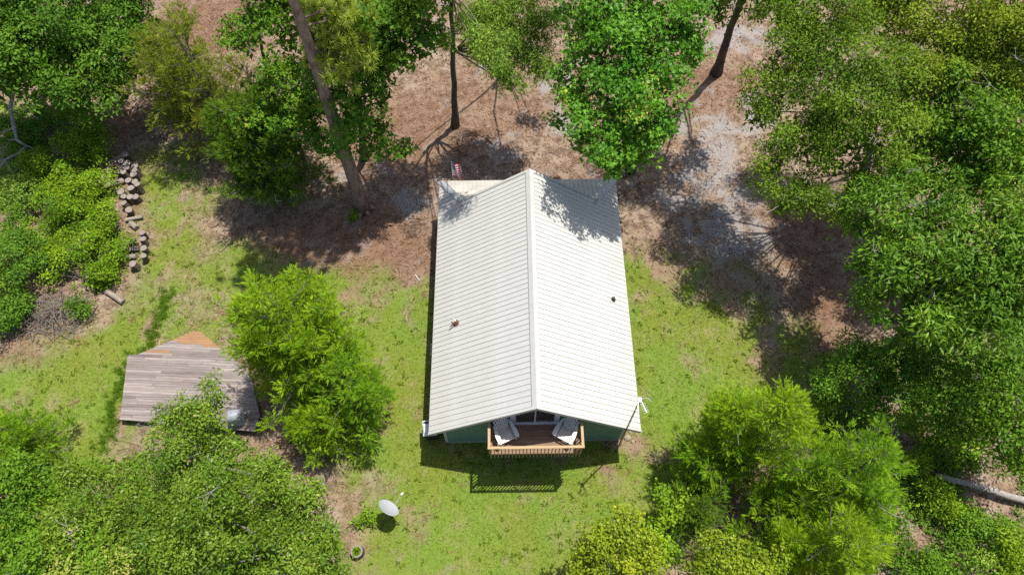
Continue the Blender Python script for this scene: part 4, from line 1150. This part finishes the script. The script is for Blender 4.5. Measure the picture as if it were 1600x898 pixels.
# -- behind the pine
broad_tree('sweetgum_tree', 'dark green sweetgum right behind the leaning pine trunk', [(-6.253, 22.741, 9, 1.6),(-5.157, 23.285, 9.5, 1.6),(-7.449, 21.964, 8, 1.3),(-7.028, 21.382, 6.5, 1.2),(-5.662, 22.071, 7.5, 1.2),(-6.164, 21.214, 5, 1),(-4.051, 23.44, 10, 1.4),(-6.263, 23.248, 10.5, 1.7),(-4.592, 22.517, 8.5, 0.9),(-8.006, 20.866, 5, 0.8),(-5.122, 21.235, 4.2, 0.5),(-3.629, 23.079, 9, 0.9)], (-7.799, 24.148), .2, M_MIDBARK, L_DARKB, 'star', .21, 62, BACK, pad=.5)
broad_tree('sweetgum_tree', 'mid green sweetgum left of the leaning pine trunk', [(-9.666, 22.336, 6.5, 1.2),(-9.406, 21.563, 5.5, 1),(-10.584, 21.763, 5.5, 1),(-8.766, 22.041, 6, 0.8),(-9.765, 23.051, 7.5, 0.9),(-11.418, 21.586, 5.5, 0.9)], (-10.785, 23.455), .12, M_MIDBARK, L_MIDB, 'star', .19, 70, BACK, pad=.45)
broad_tree('sweetgum_tree', 'leafy sapling at the top edge left of the pine', [(-11.056, 25.281, 8.5, 1.3),(-9.518, 24.277, 8.5, 1.2),(-12.052, 25.027, 7.5, 1),(-9.979, 25.664, 9.5, 1.5),(-7.823, 24.625, 10, 1.2)], (-13.17, 28.048), .12, M_MIDBARK, L_MIDB, 'star', .19, 70, BACK, pad=.45)

# -- tall pine
def pine(label, base, h, r0, group):
    base = Vector((base[0], base[1], 0)); t = empty('pine_tree', base); tag(t, label, 'tree', group)
    m = MB(); n = 14
    pth = [Vector((.0+.02*math.sin(k), .06*math.sin(k*.5), -.1+(h+.1)*k/n)) for k in range(n+1)]
    rad = [(r0*(1-.75*(k/n)**1.2))*(1+.5*math.exp(-k*1.5)) for k in range(n+1)]
    m.tube(pth, rad, 16)
    for k in range(7):
        an = k*.9; m.tube([Vector((math.cos(an)*r0*.6, math.sin(an)*r0*.6, .35)), Vector((math.cos(an)*r0*1.5, math.sin(an)*r0*1.5, .06)), Vector((math.cos(an)*r0*2.1, math.sin(an)*r0*2.1, -.05))], [r0*.45, r0*.3, r0*.12], 7)
    tufts = []
    def bough(z, an, L, el, k):
        p0 = Vector((0, 0, z)); d = Vector((math.cos(an)*math.cos(el), math.sin(an)*math.cos(el), math.sin(el)))
        pp = limb_path(p0, p0+d*L, .08, 6)
        m.tube(pp, [.05*(1-.75*q/6) for q in range(7)], 6)
        for q in range(k):
            u = .35+.65*random.random(); a_ = pp[int(u*5.99)]
            e = a_+Vector((random.gauss(0, .4), random.gauss(0, .4), random.gauss(.12, .2)))+d*.25
            m.tube([a_, e], [.014, .008], 4); tufts.append((e, (e-a_).normalized()))
    for q_ in ((-6.883, 21.487, 10.8),(-5.831, 21.995, 10.8),(-6.405, 21.143, 10),(-7.373, 21.54, 9.8),(-5.357, 21.391, 10.4),(-6.887, 20.907, 9.4),(-5.983, 21.986, 11.5),(-7.177, 21.889, 11.3),(-6.084, 20.867, 9.6),(-5.409, 22.229, 11.2)):
        tg = Vector(q_)-base; z0 = tg.z+random.uniform(-.1, .5); v_ = tg-Vector((0, 0, z0))
        bough(z0, math.atan2(v_.y, v_.x), v_.length, math.asin(v_.z/v_.length), 17)
    for i_ in range(30):
        f_ = i_/30; bough(14.6+(h-14.8)*f_, i_*2.4, 1.9*(1-f_)**.6+.4, .15+.6*f_, 10)
    m.build('trunk', M_PINEBARK, t, smooth=True)
    P0 = np.repeat(np.array([tuple(a_) for a_, _ in tufts]), 95, 0); D = np.repeat(np.array([tuple(b2) for _, b2 in tufts]), 95, 0)
    n_ = len(P0); ax_ = unit(D*.65+sphere(n_)*.95+np.array((0, 0, .1))); tn = np.repeat(RNG.normal(.5, .15, len(tufts)), 95)+RNG.normal(0, .15, n_)
    me = foliage_mesh('crown', [(P0+ax_*.02, ax_, sphere(n_), RNG.uniform(.26, .44, n_), 'needle', tn)], L_NEEDLE)
    link('crown', me, None, t)
pine('tall pine with a long bare trunk leaning over the straw', (-7.593, 20.802), 19.0, .33, BACK)

# -- middle: trunk with pale hanging foliage
broad_tree('willow_oak_tree', 'slim mossy trunk with pale drooping foliage behind the house', [(-0.186, 25.286, 7.5, 1.3),(-0.891, 25.739, 8, 1.3),(0.814, 24.427, 6.8, 1),(-0.778, 20.12, 11, 0.55),(-1.168, 20.855, 11, 0.5),(-0.442, 20.627, 11.2, 0.45),(0.095, 24.823, 7, 1),(-0.347, 23.958, 6.5, 0.8),(-2.634, 25.031, 12, 1.6),(1.11, 25.473, 7.5, 1),(-2.835, 23.902, 12, 2),(-2.966, 24.168, 8, 0.5),(-1.488, 24.442, 7, 0.6),(0.399, 26.567, 8.5, 1),(-1.585, 24.741, 8, 0.9),(1.382, 23.741, 6.5, 0.5),(0.224, 23.273, 6.2, 0.6)], (-3.043, 26.218), .18, M_MIDBARK, L_WILLOW, 'narrow', .16, 210, BACK, twigs=2, hang=.45, pad=.42, trunk_top=(-2.53, 26.38, 9.5))
# -- bright sweetgum
broad_tree('sweetgum_tree', 'bright green sweetgum reaching over the rear right corner of the roof', [(4.654, 21.506, 10.5, 1.6),(4.057, 20.169, 9.5, 1.5),(3.479, 18.966, 8.3, 1.2),(4.292, 18.324, 7.5, 1),(5.946, 20.861, 9.8, 1.2),(5.074, 22.871, 11, 1.8),(3.096, 21.549, 10, 1.2),(2.256, 20.707, 8.8, 0.75),(1.73, 20.229, 7, 0.3),(6.587, 22.184, 10.5, 1.2),(5.335, 19.32, 8.8, 1.1),(3.288, 22.179, 11, 1.4),(2.643, 19.978, 8.3, 0.7),(4.641, 19.04, 8.2, 1),(5.661, 18.387, 7.8, 0.6),(4.129, 18.158, 6.6, 0.5),(5.234, 18.711, 6.6, 0.75),(5.262, 19.073, 7.5, 0.8),(3.079, 18.846, 7, 0.55),(6.242, 19.364, 8, 0.8),(7.323, 21.329, 9.5, 0.6),(7.027, 21.853, 10, 0.8)], (6.296, 23.143), .2, M_MIDBARK, L_SWEET, 'star', .18, 92, BACK, pad=.45, spread=.85)
broad_tree('oak_tree', 'tall oak past the top edge, only its lowest leaves hang into view', [(-4.053, 25.637, 11, 1.6),(2.33, 25.553, 11, 1.6),(2.244, 28.175, 7, 0.5),(2.592, 27.812, 6, 0.5)], (1.305, 34.79), .2, M_DARKBARK, L_MIDB, 'oval', .15, 60, BACK)
# -- dark trunk at the top
broad_tree('oak_tree', 'dark bare trunk rising out of the top edge right of the sweetgum', [(10.184, 25.057, 11, 2.4),(8.59, 25.828, 9.5, 1.5),(11.858, 25.601, 9, 1.1),(8.849, 24.878, 12, 2.4),(11.485, 26.379, 7.5, 0.6),(9.379, 25.816, 8, 0.8)], (11.805, 29.99), .25, M_DARKBARK, L_DARKB, 'oval', .15, 60, BACK, trunk_top=(11.307, 28.8, 8.5))
# -- right side wood
broad_tree('oak_tree', 'broad open oak with bare grey twigs over the right side of the yard', [(11.08, 20.998, 9.1, 1.7),(12.378, 21.678, 10.1, 1.9),(13.399, 19.829, 9.9, 1.8),(11.306, 18.731, 7.9, 1.4),(12.693, 18.065, 7.9, 1.5),(10.553, 17.758, 6.9, 1),(12.032, 16.848, 6.6, 1.1),(14.119, 17.943, 8.6, 1.5),(10.171, 19.905, 8.1, 0.9),(10.94, 16.513, 6.2, 0.7),(12.741, 19.288, 9.1, 1.5),(11.371, 22.546, 10.6, 1.4),(13.991, 16.775, 7.1, 1),(13.202, 16.176, 6.2, 0.7)], (18.212, 22.182), .18, M_GREYBARK, L_OAK, 'oval', .13, 165, BACK, dead=16, pad=.5, spread=.9)
broad_tree('oak_tree', 'yellow green oak in the far right corner', [(16.458, 22.65, 9.5, 1.9),(17.934, 22.434, 10, 2),(18.99, 21.01, 10, 1.9),(15.909, 20.695, 9, 1.5),(17.691, 20.674, 9, 1.6),(19.691, 21.974, 11, 2.2),(15.885, 24.323, 10, 1.5),(20.368, 20.299, 9, 1.6),(14.533, 24.026, 9.3, 1.4)], (21.874, 25.802), .26, M_GREYBARK, L_YOAK, 'oval', .13, 160, BACK, dead=14, pad=.5)
broad_tree('oak_tree', 'mid green tree below the yellow green oak at the right edge', [(15.323, 16.834, 7, 1.2),(16.551, 19.542, 8.6, 1.3),(18.358, 16.974, 8.2, 1.3),(17.221, 19.006, 7.5, 1.5),(18.292, 18.462, 8.5, 1.6),(19.566, 17.809, 8.5, 1.6),(16.614, 17.838, 6.5, 1.2),(18.056, 17.439, 7, 1.4),(19.212, 16.423, 7.5, 1.4)], (20.862, 20.346), .2, M_DARKBARK, L_MIDB, 'oval', .17, 120, BACK, dead=6)
broad_tree('hickory_tree', 'leafy hickory with long drooping leaves at the right', [(14.448, 13.883, 7.2, 1.2),(15.622, 11.727, 7.4, 1.3),(16.6, 10.852, 7.6, 1.2),(13.949, 14.706, 7.7, 1.3),(15.315, 14.499, 8.2, 1.4),(16.709, 13.875, 8.7, 1.5),(13.487, 13.488, 6.7, 1),(14.703, 12.738, 7.5, 1.5),(15.968, 12.066, 8.2, 1.6),(17.204, 12.241, 9.2, 1.6),(17.109, 10.796, 8.2, 1.5),(13.796, 12.376, 6.2, 1),(15.681, 10.804, 7.2, 1.4),(14.822, 11.197, 6.4, 1.2),(13.538, 15.227, 6.7, 0.5),(17.744, 13.802, 9.2, 1.3)], (18.364, 13.581), .22, M_GREYBARK, L_HICK, 'narrow', .24, 90, BACK, dead=6, pad=.5)
broad_tree('understory_tree', 'low dark tree under the hickory at the edge of the lawn', [(13.862, 10.89, 3.5, 1.2),(15.128, 10.019, 3.6, 1.2),(13.084, 10.423, 2.6, 1),(14.534, 9.245, 2.8, 1),(15.993, 10.578, 4.2, 1.1),(13.012, 9.882, 1.8, 0.8)], (15.013, 9.478), .1, M_DARKBARK, L_DARKB, 'oval', .14, 140, BACK)
broad_tree('understory_tree', 'dark leafy tree at the right edge above the fallen trunk', [(15.917, 9.075, 4, 1),(17.898, 8.732, 4.2, 1.1),(17.141, 9.359, 4.6, 1.3),(18.171, 9.55, 5.4, 1.4),(18.639, 8.094, 4.6, 1.3),(17.985, 7.921, 3.6, 1.1),(16.979, 8.37, 3, 1),(19.147, 7.035, 3.2, 1)], (18.612, 8.454), .12, M_DARKBARK, L_MIDB, 'oval', .16, 110, BACK, dead=5)
# -- bright cedars at the lower right
CED = 'bright feathery cedars'
cedar_tree('cedar_tree', 'bright cedar with a thin leader right of the lawn', (9.37, 7.302), 7.6, 2.3, L_CEDAR, None, (-.3, .5), 2, 1.15, .27, CED, .0)
cedar_tree('cedar_tree', 'wide bright cedar leaning to the right behind the front cedar', (11.535, 5.967), 7.6, 2.6, L_CEDARG, None, (.3, 0), 3, 1.1, .28, CED, .05)
cedar_tree('cedar_tree', 'low bright cedar nearest the lawn on the right', (7.987, 7.046), 5.0, 1.9, L_CEDARG, None, (0, 0), 2, 1.1, .25, CED, .0)
cedar_tree('cedar_tree', 'bright cedar at the lower right near the bottom edge', (10.494, 3.909), 6.6, 2.5, L_CEDAR, None, (.2, -.2), 3, 1.15, .28, CED, .05)
cedar_tree('cedar_tree', 'dark cedar between the yellow tree and the bright cedars', (6.814, 5.118), 3.6, 1.5, L_CEDARD, None, (0, 0), 2, 1.1, .24, CED, .0)
broad_tree('yellowing_tree', 'small yellowing tree at the bottom edge right of the lawn', [(3.367, 3.995, 4.2, 1),(2.6, 3.241, 3.6, 0.8),(4.341, 3.385, 4, 1),(3.984, 4.778, 3.4, 0.6),(2.959, 2.575, 4, 0.9)], (3.045, 3.091), .08, M_GREYBARK, L_YELL, 'round', .10, 200, 'yellowing trees', pad=.34)
broad_tree('yellowing_tree', 'yellow tree top at the bottom edge below the bright cedars', [(6.826, 2.851, 5.2, 1),(8.016, 2.727, 5, 0.9),(6.204, 3.112, 4.4, 0.5),(7.174, 2.056, 5, 1.1)], (6.883, 2.596), .08, M_GREYBARK, L_YELL, 'round', .10, 200, 'yellowing trees', pad=.34)
broad_tree('young_tree', 'young bright green tree beside the small yellowing tree', [(5.643, 5.102, 3.4, 0.6),(5.242, 3.945, 3, 0.8),(5.554, 5.762, 3, 0.3)], (5.451, 4.509), .06, M_GREYBARK, L_VINE, 'round', .11, 190, 'yellowing trees', pad=.34)
# -- bright cedar over the platform
cedar_tree('cedar_tree', 'bright many tipped cedar beside the plank platform', (-8.535, 11.623), 8.0, 3.1, L_CEDAR, None, (-.1, .2), 6, 1.3, .28, CED, .0)
cedar_tree('cedar_tree', 'lower bright cedar towards the house, right of the many tipped cedar', (-6.581, 10.108), 5.2, 2.2, L_CEDARG, None, (0, 0), 4, 1.15, .26, CED, .0)
cedar_tree('cedar_tree', 'small bright cedar below the many tipped cedar', (-7.773, 8.687), 3.4, 1.5, L_CEDAR, None, (0, 0), 2, 1.15, .25, CED, .0)
# -- glossy evergreens at the lower left
GL = 'glossy evergreens at the lower left'
broad_tree('evergreen_tree', 'glossy evergreen whose pointed top reaches over the plank platform', [(-10.672, 8.358, 5.9, 0.41),(-12.035, 8.128, 4.2, 0.86),(-10.48, 7.592, 6.6, 0.5),(-11.291, 7.928, 6.5, 0.5),(-10.168, 7.24, 5.9, 0.55),(-12.096, 7.799, 6, 0.46),(-11.214, 6.485, 5.4, 1.18),(-10.443, 6.563, 3.7, 0.81),(-8.052, 5.539, 6.5, 0.8),(-10.213, 8.484, 7.3, 0.18),(-11.458, 6.578, 6.7, 0.77)], (-10.037, 5.511), .14, M_GREYBARK, L_GLOSS, 'oval', .125, 190, GL, dead=2, pad=.4, spread=1.1)
broad_tree('evergreen_tree', 'large glossy evergreen at the bottom edge left of the dish', [(-8.117, 4.699, 4.4, 1.2),(-6.436, 3.889, 5.4, 0.93),(-9.342, 3.963, 3.7, 1.21),(-6.927, 3.034, 5.9, 1.06),(-9.751, 4.532, 6.5, 1.23),(-6.163, 3.022, 4.3, 0.63),(-10.061, 3.109, 5.5, 1.45),(-8.911, 2.506, 3.6, 1.33),(-6.808, 4.89, 6.1, 0.62)], (-8.241, 3.774), .16, M_GREYBARK, L_GLOSS, 'oval', .125, 190, GL, dead=2, pad=.42, spread=1.1)
broad_tree('evergreen_tree', 'glossy evergreen filling the bottom left beside the lawn', [(-12.521, 5.192, 4.3, 1.17),(-12.659, 3.709, 5.6, 1.34),(-12.178, 3.3, 4.1, 1.23),(-13.757, 4.66, 6, 0.92),(-13.273, 3.148, 6.9, 1.2),(-14.107, 5.898, 4.2, 0.86),(-14.993, 6.026, 5.6, 0.63)], (-13.085, 3.814), .15, M_GREYBARK, L_GLOSS, 'oval', .125, 185, GL, dead=1, pad=.42, spread=1.1)
broad_tree('broadleaf_tree', 'green tree in the bottom left corner', [(-16.775, 5.608, 4.6, 0.97),(-16.578, 3.958, 5.5, 1.41),(-16.591, 4.022, 3.7, 1.19),(-17.205, 5.521, 6, 1.08),(-14.217, 2.626, 6.7, 1.34),(-17.645, 2.88, 4.6, 1.29)], (-17.374, 4.576), .14, M_DARKBARK, L_MIDB, 'oval', .14, 150, GL, pad=.42, spread=1.1)
cedar_tree('cedar_tree', 'low feathery cedar at the lower left edge of the lawn', (-19.985, 8.516), 3.0, 1.7, L_CEDARG, None, (0, 0), 3, 1.1, .24, CED, .0)
cedar_tree('cedar_tree', 'small feathery cedar at the left edge under the lawn', (-21.869, 8.812), 3.2, 1.6, L_CEDAR, None, (0, 0), 2, 1.1, .24, CED, .0)

# -- shrubs
SH = 'shrubs along the left edge'
for k, (lb, lobes, mt) in enumerate((
    ('bright leafy shrub behind the far end of the long log pile', [(-22.891, 24.869, 0.9, 1.1),(-21.791, 24.164, 0.7, 0.9)], L_VINE),
    ('bright shrub left of the far end of the long log pile', [(-24.067, 23.188, 0.9, 1.2),(-22.714, 21.95, 0.9, 1)], L_VINE),
    ('bright shrub against the left side of the long log pile', [(-21.32, 22.01, 0.8, 0.9),(-21.423, 20.627, 0.8, 1)], L_VINE),
    ('yellow green shrub left of the gap between the log piles', [(-22.46, 19.992, 0.9, 1.2),(-20.273, 19.724, 0.7, 0.9)], L_VINE),
    ('bright shrub left of the short log pile', [(-20.824, 18.119, 0.9, 1.1),(-19.361, 18.045, 0.7, 0.8)], L_VINE),
    ('bright shrub just above the brush pile', [(-21.895, 17.06, 0.9, 1),(-19.753, 16.628, 0.7, 0.9)], L_VINE),
    ('grey green shrub at the left edge by the dead limb', [(-24.356, 20.977, 0.9, 1),(-25.478, 22.256, 0.8, 0.9)], L_WILLOW),
    ('dark shrub at the left edge beside the bright shrubs', [(-23.839, 18.38, 1.4, 1.2),(-23.449, 16.272, 1.4, 1.2),(-22.893, 17.422, 1.2, 0.9)], L_DARKB),
    ('small dark shrub at the left edge above the brush', [(-22.909, 15.022, 0.9, 0.9),(-23.375, 14.208, 0.9, 0.8)], L_DARKB),
    ('small round shrub at the right end of the brush pile', [(-20.153, 14.965, 0.5, 0.55)], L_MIDB),
    ('shaded shrub under the dark trees in the far left', [(-24.609, 26.477, 1.1, 1.1),(-22.938, 26.055, 0.8, 0.9),(-25.832, 24.948, 1.1, 1.2)], L_DARKB))):
    shrub(lb, lobes, mt, 'oval', .13, 190, SH, pad=.36)
SR = 'shrubs in the lower right undergrowth'
for k, (lb, lobes, mt) in enumerate((
    ('leafy shrub below the left end of the fallen trunk', [(16.846, 6.139, 0.8, 0.8),(17.656, 5.648, 0.7, 0.7)], L_VINE),
    ('pale green shrub right of the curved dead branch', [(18.242, 4.625, 0.9, 1),(17.447, 3.685, 0.9, 0.9)], L_HICK),
    ('shrub in the bottom right corner', [(19.184, 3.891, 1, 1.1),(19.356, 2.968, 1, 1)], L_VINE),
    ('dark shrub above the fallen trunk', [(17.648, 7.906, 1, 0.9),(18.864, 7.391, 0.9, 0.8)], L_MIDB),
    ('shrub at the bottom edge right of the bright cedars', [(15.957, 3.478, 0.8, 0.8),(16.502, 3.002, 0.9, 0.8)], L_MIDB),
    ('dark shrub beside the right bank of brush under the oak', [(18.555, 14.303, 1.2, 1.2),(20.349, 14.835, 1.4, 1.2)], L_DARKB),
    ('leafy shrub in the gap right of the front cedar near the bottom edge', [(14.772, 4.93, 0.7, 0.8),(14.887, 3.745, 0.6, 0.8)], L_MIDB),
    ('small bright shrub between cedar and fallen trunk', [(16.645, 8.941, 1.2, 0.7),(16.56, 7.437, 0.8, 0.6)], L_VINE))):
    shrub(lb, lobes, mt, 'oval', .12, 190, SR, pad=.36)
shrub('small green plant growing at the foot of the tall pine', [(-8.093, 20.09, 0.25, 0.3)], L_VINE, 'oval', .12, 160, None, pad=.3)
shrub('small green plant beside the hollow stump', [(-5.84, 5.472, 0.3, 0.35),(-6.312, 5.318, 0.2, 0.3)], L_VINE, 'narrow', .16, 150, None, pad=.3)
# plant in the stump (a part of the planter)
n_ = 90; d = sphere(n_); d[:, 2] = np.abs(d[:, 2])*.8+.2
link('plant', foliage_mesh('plant', [(np.array((0, 0, .34))+d*.06, d+RNG.normal(size=(n_, 3))*.2, sphere(n_)+np.array((0, 0, 1.2)), RNG.uniform(.10, .2, n_), 'narrow', RNG.normal(.5, .2, n_))], L_VINE), None, stump)

# ------------------------------------------------------------------ grass, litter, undergrowth
HOUSE_BOX = (HX-3.9, HX+3.8, 8.55, 20.4)
def scatter(n, x0, x1, y0, y1):
    x = RNG.uniform(x0, x1, n); y = RNG.uniform(y0, y1, n)
    ok = ~((x > HOUSE_BOX[0]) & (x < HOUSE_BOX[1]) & (y > HOUSE_BOX[2]) & (y < HOUSE_BOX[3]))
    x, y = x[ok], y[ok]
    l, r, s, b2 = ground_masks(x, y)
    return x, y, l, r, s, b2
x, y, l, r, s, b2 = scatter(330000, -24, 17, 1.0, 25)
keep = (RNG.random(len(x)) < np.clip(l*1.25-.1, 0, 1))
sdp = poly_sd(x, y, [(p[0], p[1]) for p in outline]); keep &= sdp < -.02
x, y = x[keep], y[keep]
x, y = x[:75000], y[:75000]
n_ = len(x); tl = fbm(x, y, 2.6, 77)
pos = np.stack([x, y, np.zeros(n_)], 1)
chunks = []
for k in range(2):
    ax_ = unit(np.stack([RNG.normal(0, .9, n_), RNG.normal(0, .9, n_), np.ones(n_)*.55], 1))
    chunks.append((pos+np.stack([RNG.normal(0, .03, n_), RNG.normal(0, .03, n_), np.zeros(n_)], 1), ax_, sphere(n_), RNG.uniform(.045, .095, n_), 'grassblade', np.clip((tl-.5)*2.2+.5+RNG.normal(0, .15, n_), 0, 1)))
LEAF['grassblade'] = (np.array([(-.10, 0, 0), (.10, 0, 0), (0, 1, 0)]), np.array([(0, 1, 2)]))
LEAF['twig'] = (np.array([(-.014, 0, 0), (.014, 0, 0), (.009, .55, .05), (0, 1, 0)]), np.array([(0, 1, 2), (0, 2, 3)]))
# weed rosettes among the blades
nw = 650; wi = RNG.integers(0, n_, nw); K = 9; idx = np.repeat(wi, K); m_ = len(idx)
an = RNG.uniform(0, 6.28, m_); spr = np.repeat(RNG.uniform(.03, .12, nw), K)
chunks.append((np.stack([x[idx]+np.cos(an)*spr*RNG.random(m_), y[idx]+np.sin(an)*spr*RNG.random(m_), RNG.uniform(.02, .08, m_)], 1), np.stack([np.cos(an), np.sin(an), RNG.normal(.1, .2, m_)], 1), np.stack([RNG.normal(0, .3, m_), RNG.normal(0, .3, m_), np.ones(m_)], 1), RNG.uniform(.05, .11, m_), 'oval', np.repeat(RNG.normal(.42, .2, nw), K)))
tag(link('grass', foliage_mesh('grass', chunks, L_GRASS)), 'short mown grass of the lawn around the house', 'grass', None, 'stuff')

x, y, l, r, s, b2 = scatter(140000, -32, 30, 1.0, 38)
keep = RNG.random(len(x)) < np.clip((1-l)*.9-.45*s, .02, 1)
x, y = x[keep][:28000], y[keep][:28000]; n_ = len(x)
nz = unit(np.stack([RNG.normal(0, .35, n_), RNG.normal(0, .35, n_), np.ones(n_)], 1))
an = RNG.uniform(0, 6.28, n_)
tag(link('leaf_litter', foliage_mesh('leaf_litter', [(np.stack([x, y, RNG.uniform(.01, .04, n_)], 1), np.stack([np.cos(an), np.sin(an), RNG.normal(0, .15, n_)], 1), nz, RNG.uniform(.05, .13, n_), 'oval', np.clip(RNG.normal(.42, .27, n_), 0, 1))], L_LITTER)), 'dry leaves and straw strewn over the bare ground', 'leaf litter', None, 'stuff')

x, y, l, r, s, b2 = scatter(150000, -32, 30, 4.0, 38)
keep = RNG.random(len(x)) < np.clip((1-l)*.8-.55*s+.3*r, .0, 1)
x, y = x[keep][:60000], y[keep][:60000]; n_ = len(x); an = RNG.uniform(0, 6.28, n_)
tag(link('pine_straw', foliage_mesh('pine_straw', [(np.stack([x, y, RNG.uniform(.012, .05, n_)], 1), np.stack([np.cos(an), np.sin(an), RNG.normal(0, .08, n_)], 1), unit(np.stack([RNG.normal(0, .3, n_), RNG.normal(0, .3, n_), np.ones(n_)], 1)), RNG.uniform(.15, .34, n_), 'needle', np.clip(RNG.normal(.4, .3, n_), 0, 1)), (np.stack([x[:900], y[:900], RNG.uniform(.02, .05, 900)], 1), np.stack([np.cos(an[::-1][:900]), np.sin(an[::-1][:900]), RNG.normal(0, .05, 900)], 1), np.tile((0.0, 0.0, 1.0), (900, 1)), RNG.uniform(.3, 1.1, 900), 'twig', RNG.uniform(.3, 1, 900))], L_STRAW)), 'fallen brown pine needles under the trees', 'pine straw', None, 'stuff')

# weeds on the floor of the wood at both sides
def weeds(label, poly, n, mat, size, seed):
    xs = [p[0] for p in poly]; ys = [p[1] for p in poly]
    x = RNG.uniform(min(xs), max(xs), n*3); y = RNG.uniform(min(ys), max(ys), n*3)
    k = (poly_sd(x, y, poly)+(fbm(x, y, 2, seed)-.5)*2 > 0) & (fbm(x, y, 1.6, seed+3) > .47)
    x, y = x[k][:n], y[k][:n]; n0 = len(x); K = 12
    hgt = RNG.uniform(.08, .4, n0)
    idx = np.repeat(np.arange(n0), K); m_ = len(idx)
    pos = np.stack([x[idx]+RNG.normal(0, .13, m_), y[idx]+RNG.normal(0, .13, m_), hgt[idx]*RNG.uniform(.2, 1, m_)], 1)
    ax_ = np.stack([RNG.normal(0, 1, m_), RNG.normal(0, 1, m_), RNG.normal(0, .35, m_)], 1)
    nr_ = np.stack([RNG.normal(0, .5, m_), RNG.normal(0, .5, m_), np.ones(m_)], 1)
    tag(link('ground_cover', foliage_mesh('ground_cover', [(pos, ax_, nr_, size*RNG.uniform(.6, 1.3, m_), 'oval', RNG.normal(.5, .15, n0)[idx]+RNG.normal(0, .15, m_))], mat)), label, 'ground cover', None, 'stuff')
weeds('low green undergrowth on the wood floor at the right', [(14.24, 12.341),(18.364, 13.581),(25.105, 14.173),(21.993, 1.682),(11.204, 1.767),(14.324, 6.594),(12.756, 9.355)], 3000, L_MIDB, .12, 61)
weeds('low green undergrowth among the shrubs at the left', [(-30.979, 28.73),(-22.752, 27.687),(-20.704, 24.506),(-20.258, 20.777),(-18.821, 17.011),(-20.666, 15.288),(-25.672, 14.001)], 1800, L_VINE, .12, 71)
weeds('low green undergrowth under the glossy evergreens at the lower left', [(-21.506, 6.902),(-15.716, 8.478),(-13.847, 8.741),(-10.49, 8.432),(-7.18, 5.741),(-6.273, 1.906),(-20.861, 2.021)], 1500, L_MIDB, .13, 91)
weeds('thin undergrowth beneath the trees in the far right', [(20.169, 32.661),(34.941, 34.648),(26.893, 14.156),(18.543, 14.236),(18.914, 20.366)], 1200, L_MIDB, .12, 81)
# tufted border grass along the platform and the low bank
m_pts = []
for (a, b2, n) in (((-17.686, 12.265), (-17.496, 8.773), 60), ((-16.535, 16.107), (-16.788, 13.268), 46), ((-17.496, 8.773), (-17.661, 8.357), 6), ((-16.788, 13.268), (-17.461, 12.765), 8)):
    for k in range(n):
        t = k/n; m_pts.append((a[0]+(b2[0]-a[0])*t+random.gauss(0, .2), a[1]+(b2[1]-a[1])*t+random.gauss(0, .2)))
q = np.array(m_pts); K = 42; idx = np.repeat(np.arange(len(q)), K); n_ = len(idx)
ax_ = unit(np.stack([RNG.normal(0, .6, n_), RNG.normal(0, .6, n_), np.ones(n_)*.8], 1))
tag(link('border_grass', foliage_mesh('border_grass', [(np.stack([q[idx, 0]+RNG.normal(0, .07, n_), q[idx, 1]+RNG.normal(0, .07, n_), np.zeros(n_)], 1), ax_, sphere(n_), RNG.uniform(.12, .30, n_), 'needle', RNG.normal(.5, .22, n_))], L_BORDER)), 'taller tufted grass edging the plank platform and low bank', 'border grass', None, 'stuff')
print('foliage triangles', TRI_TOTAL[0])
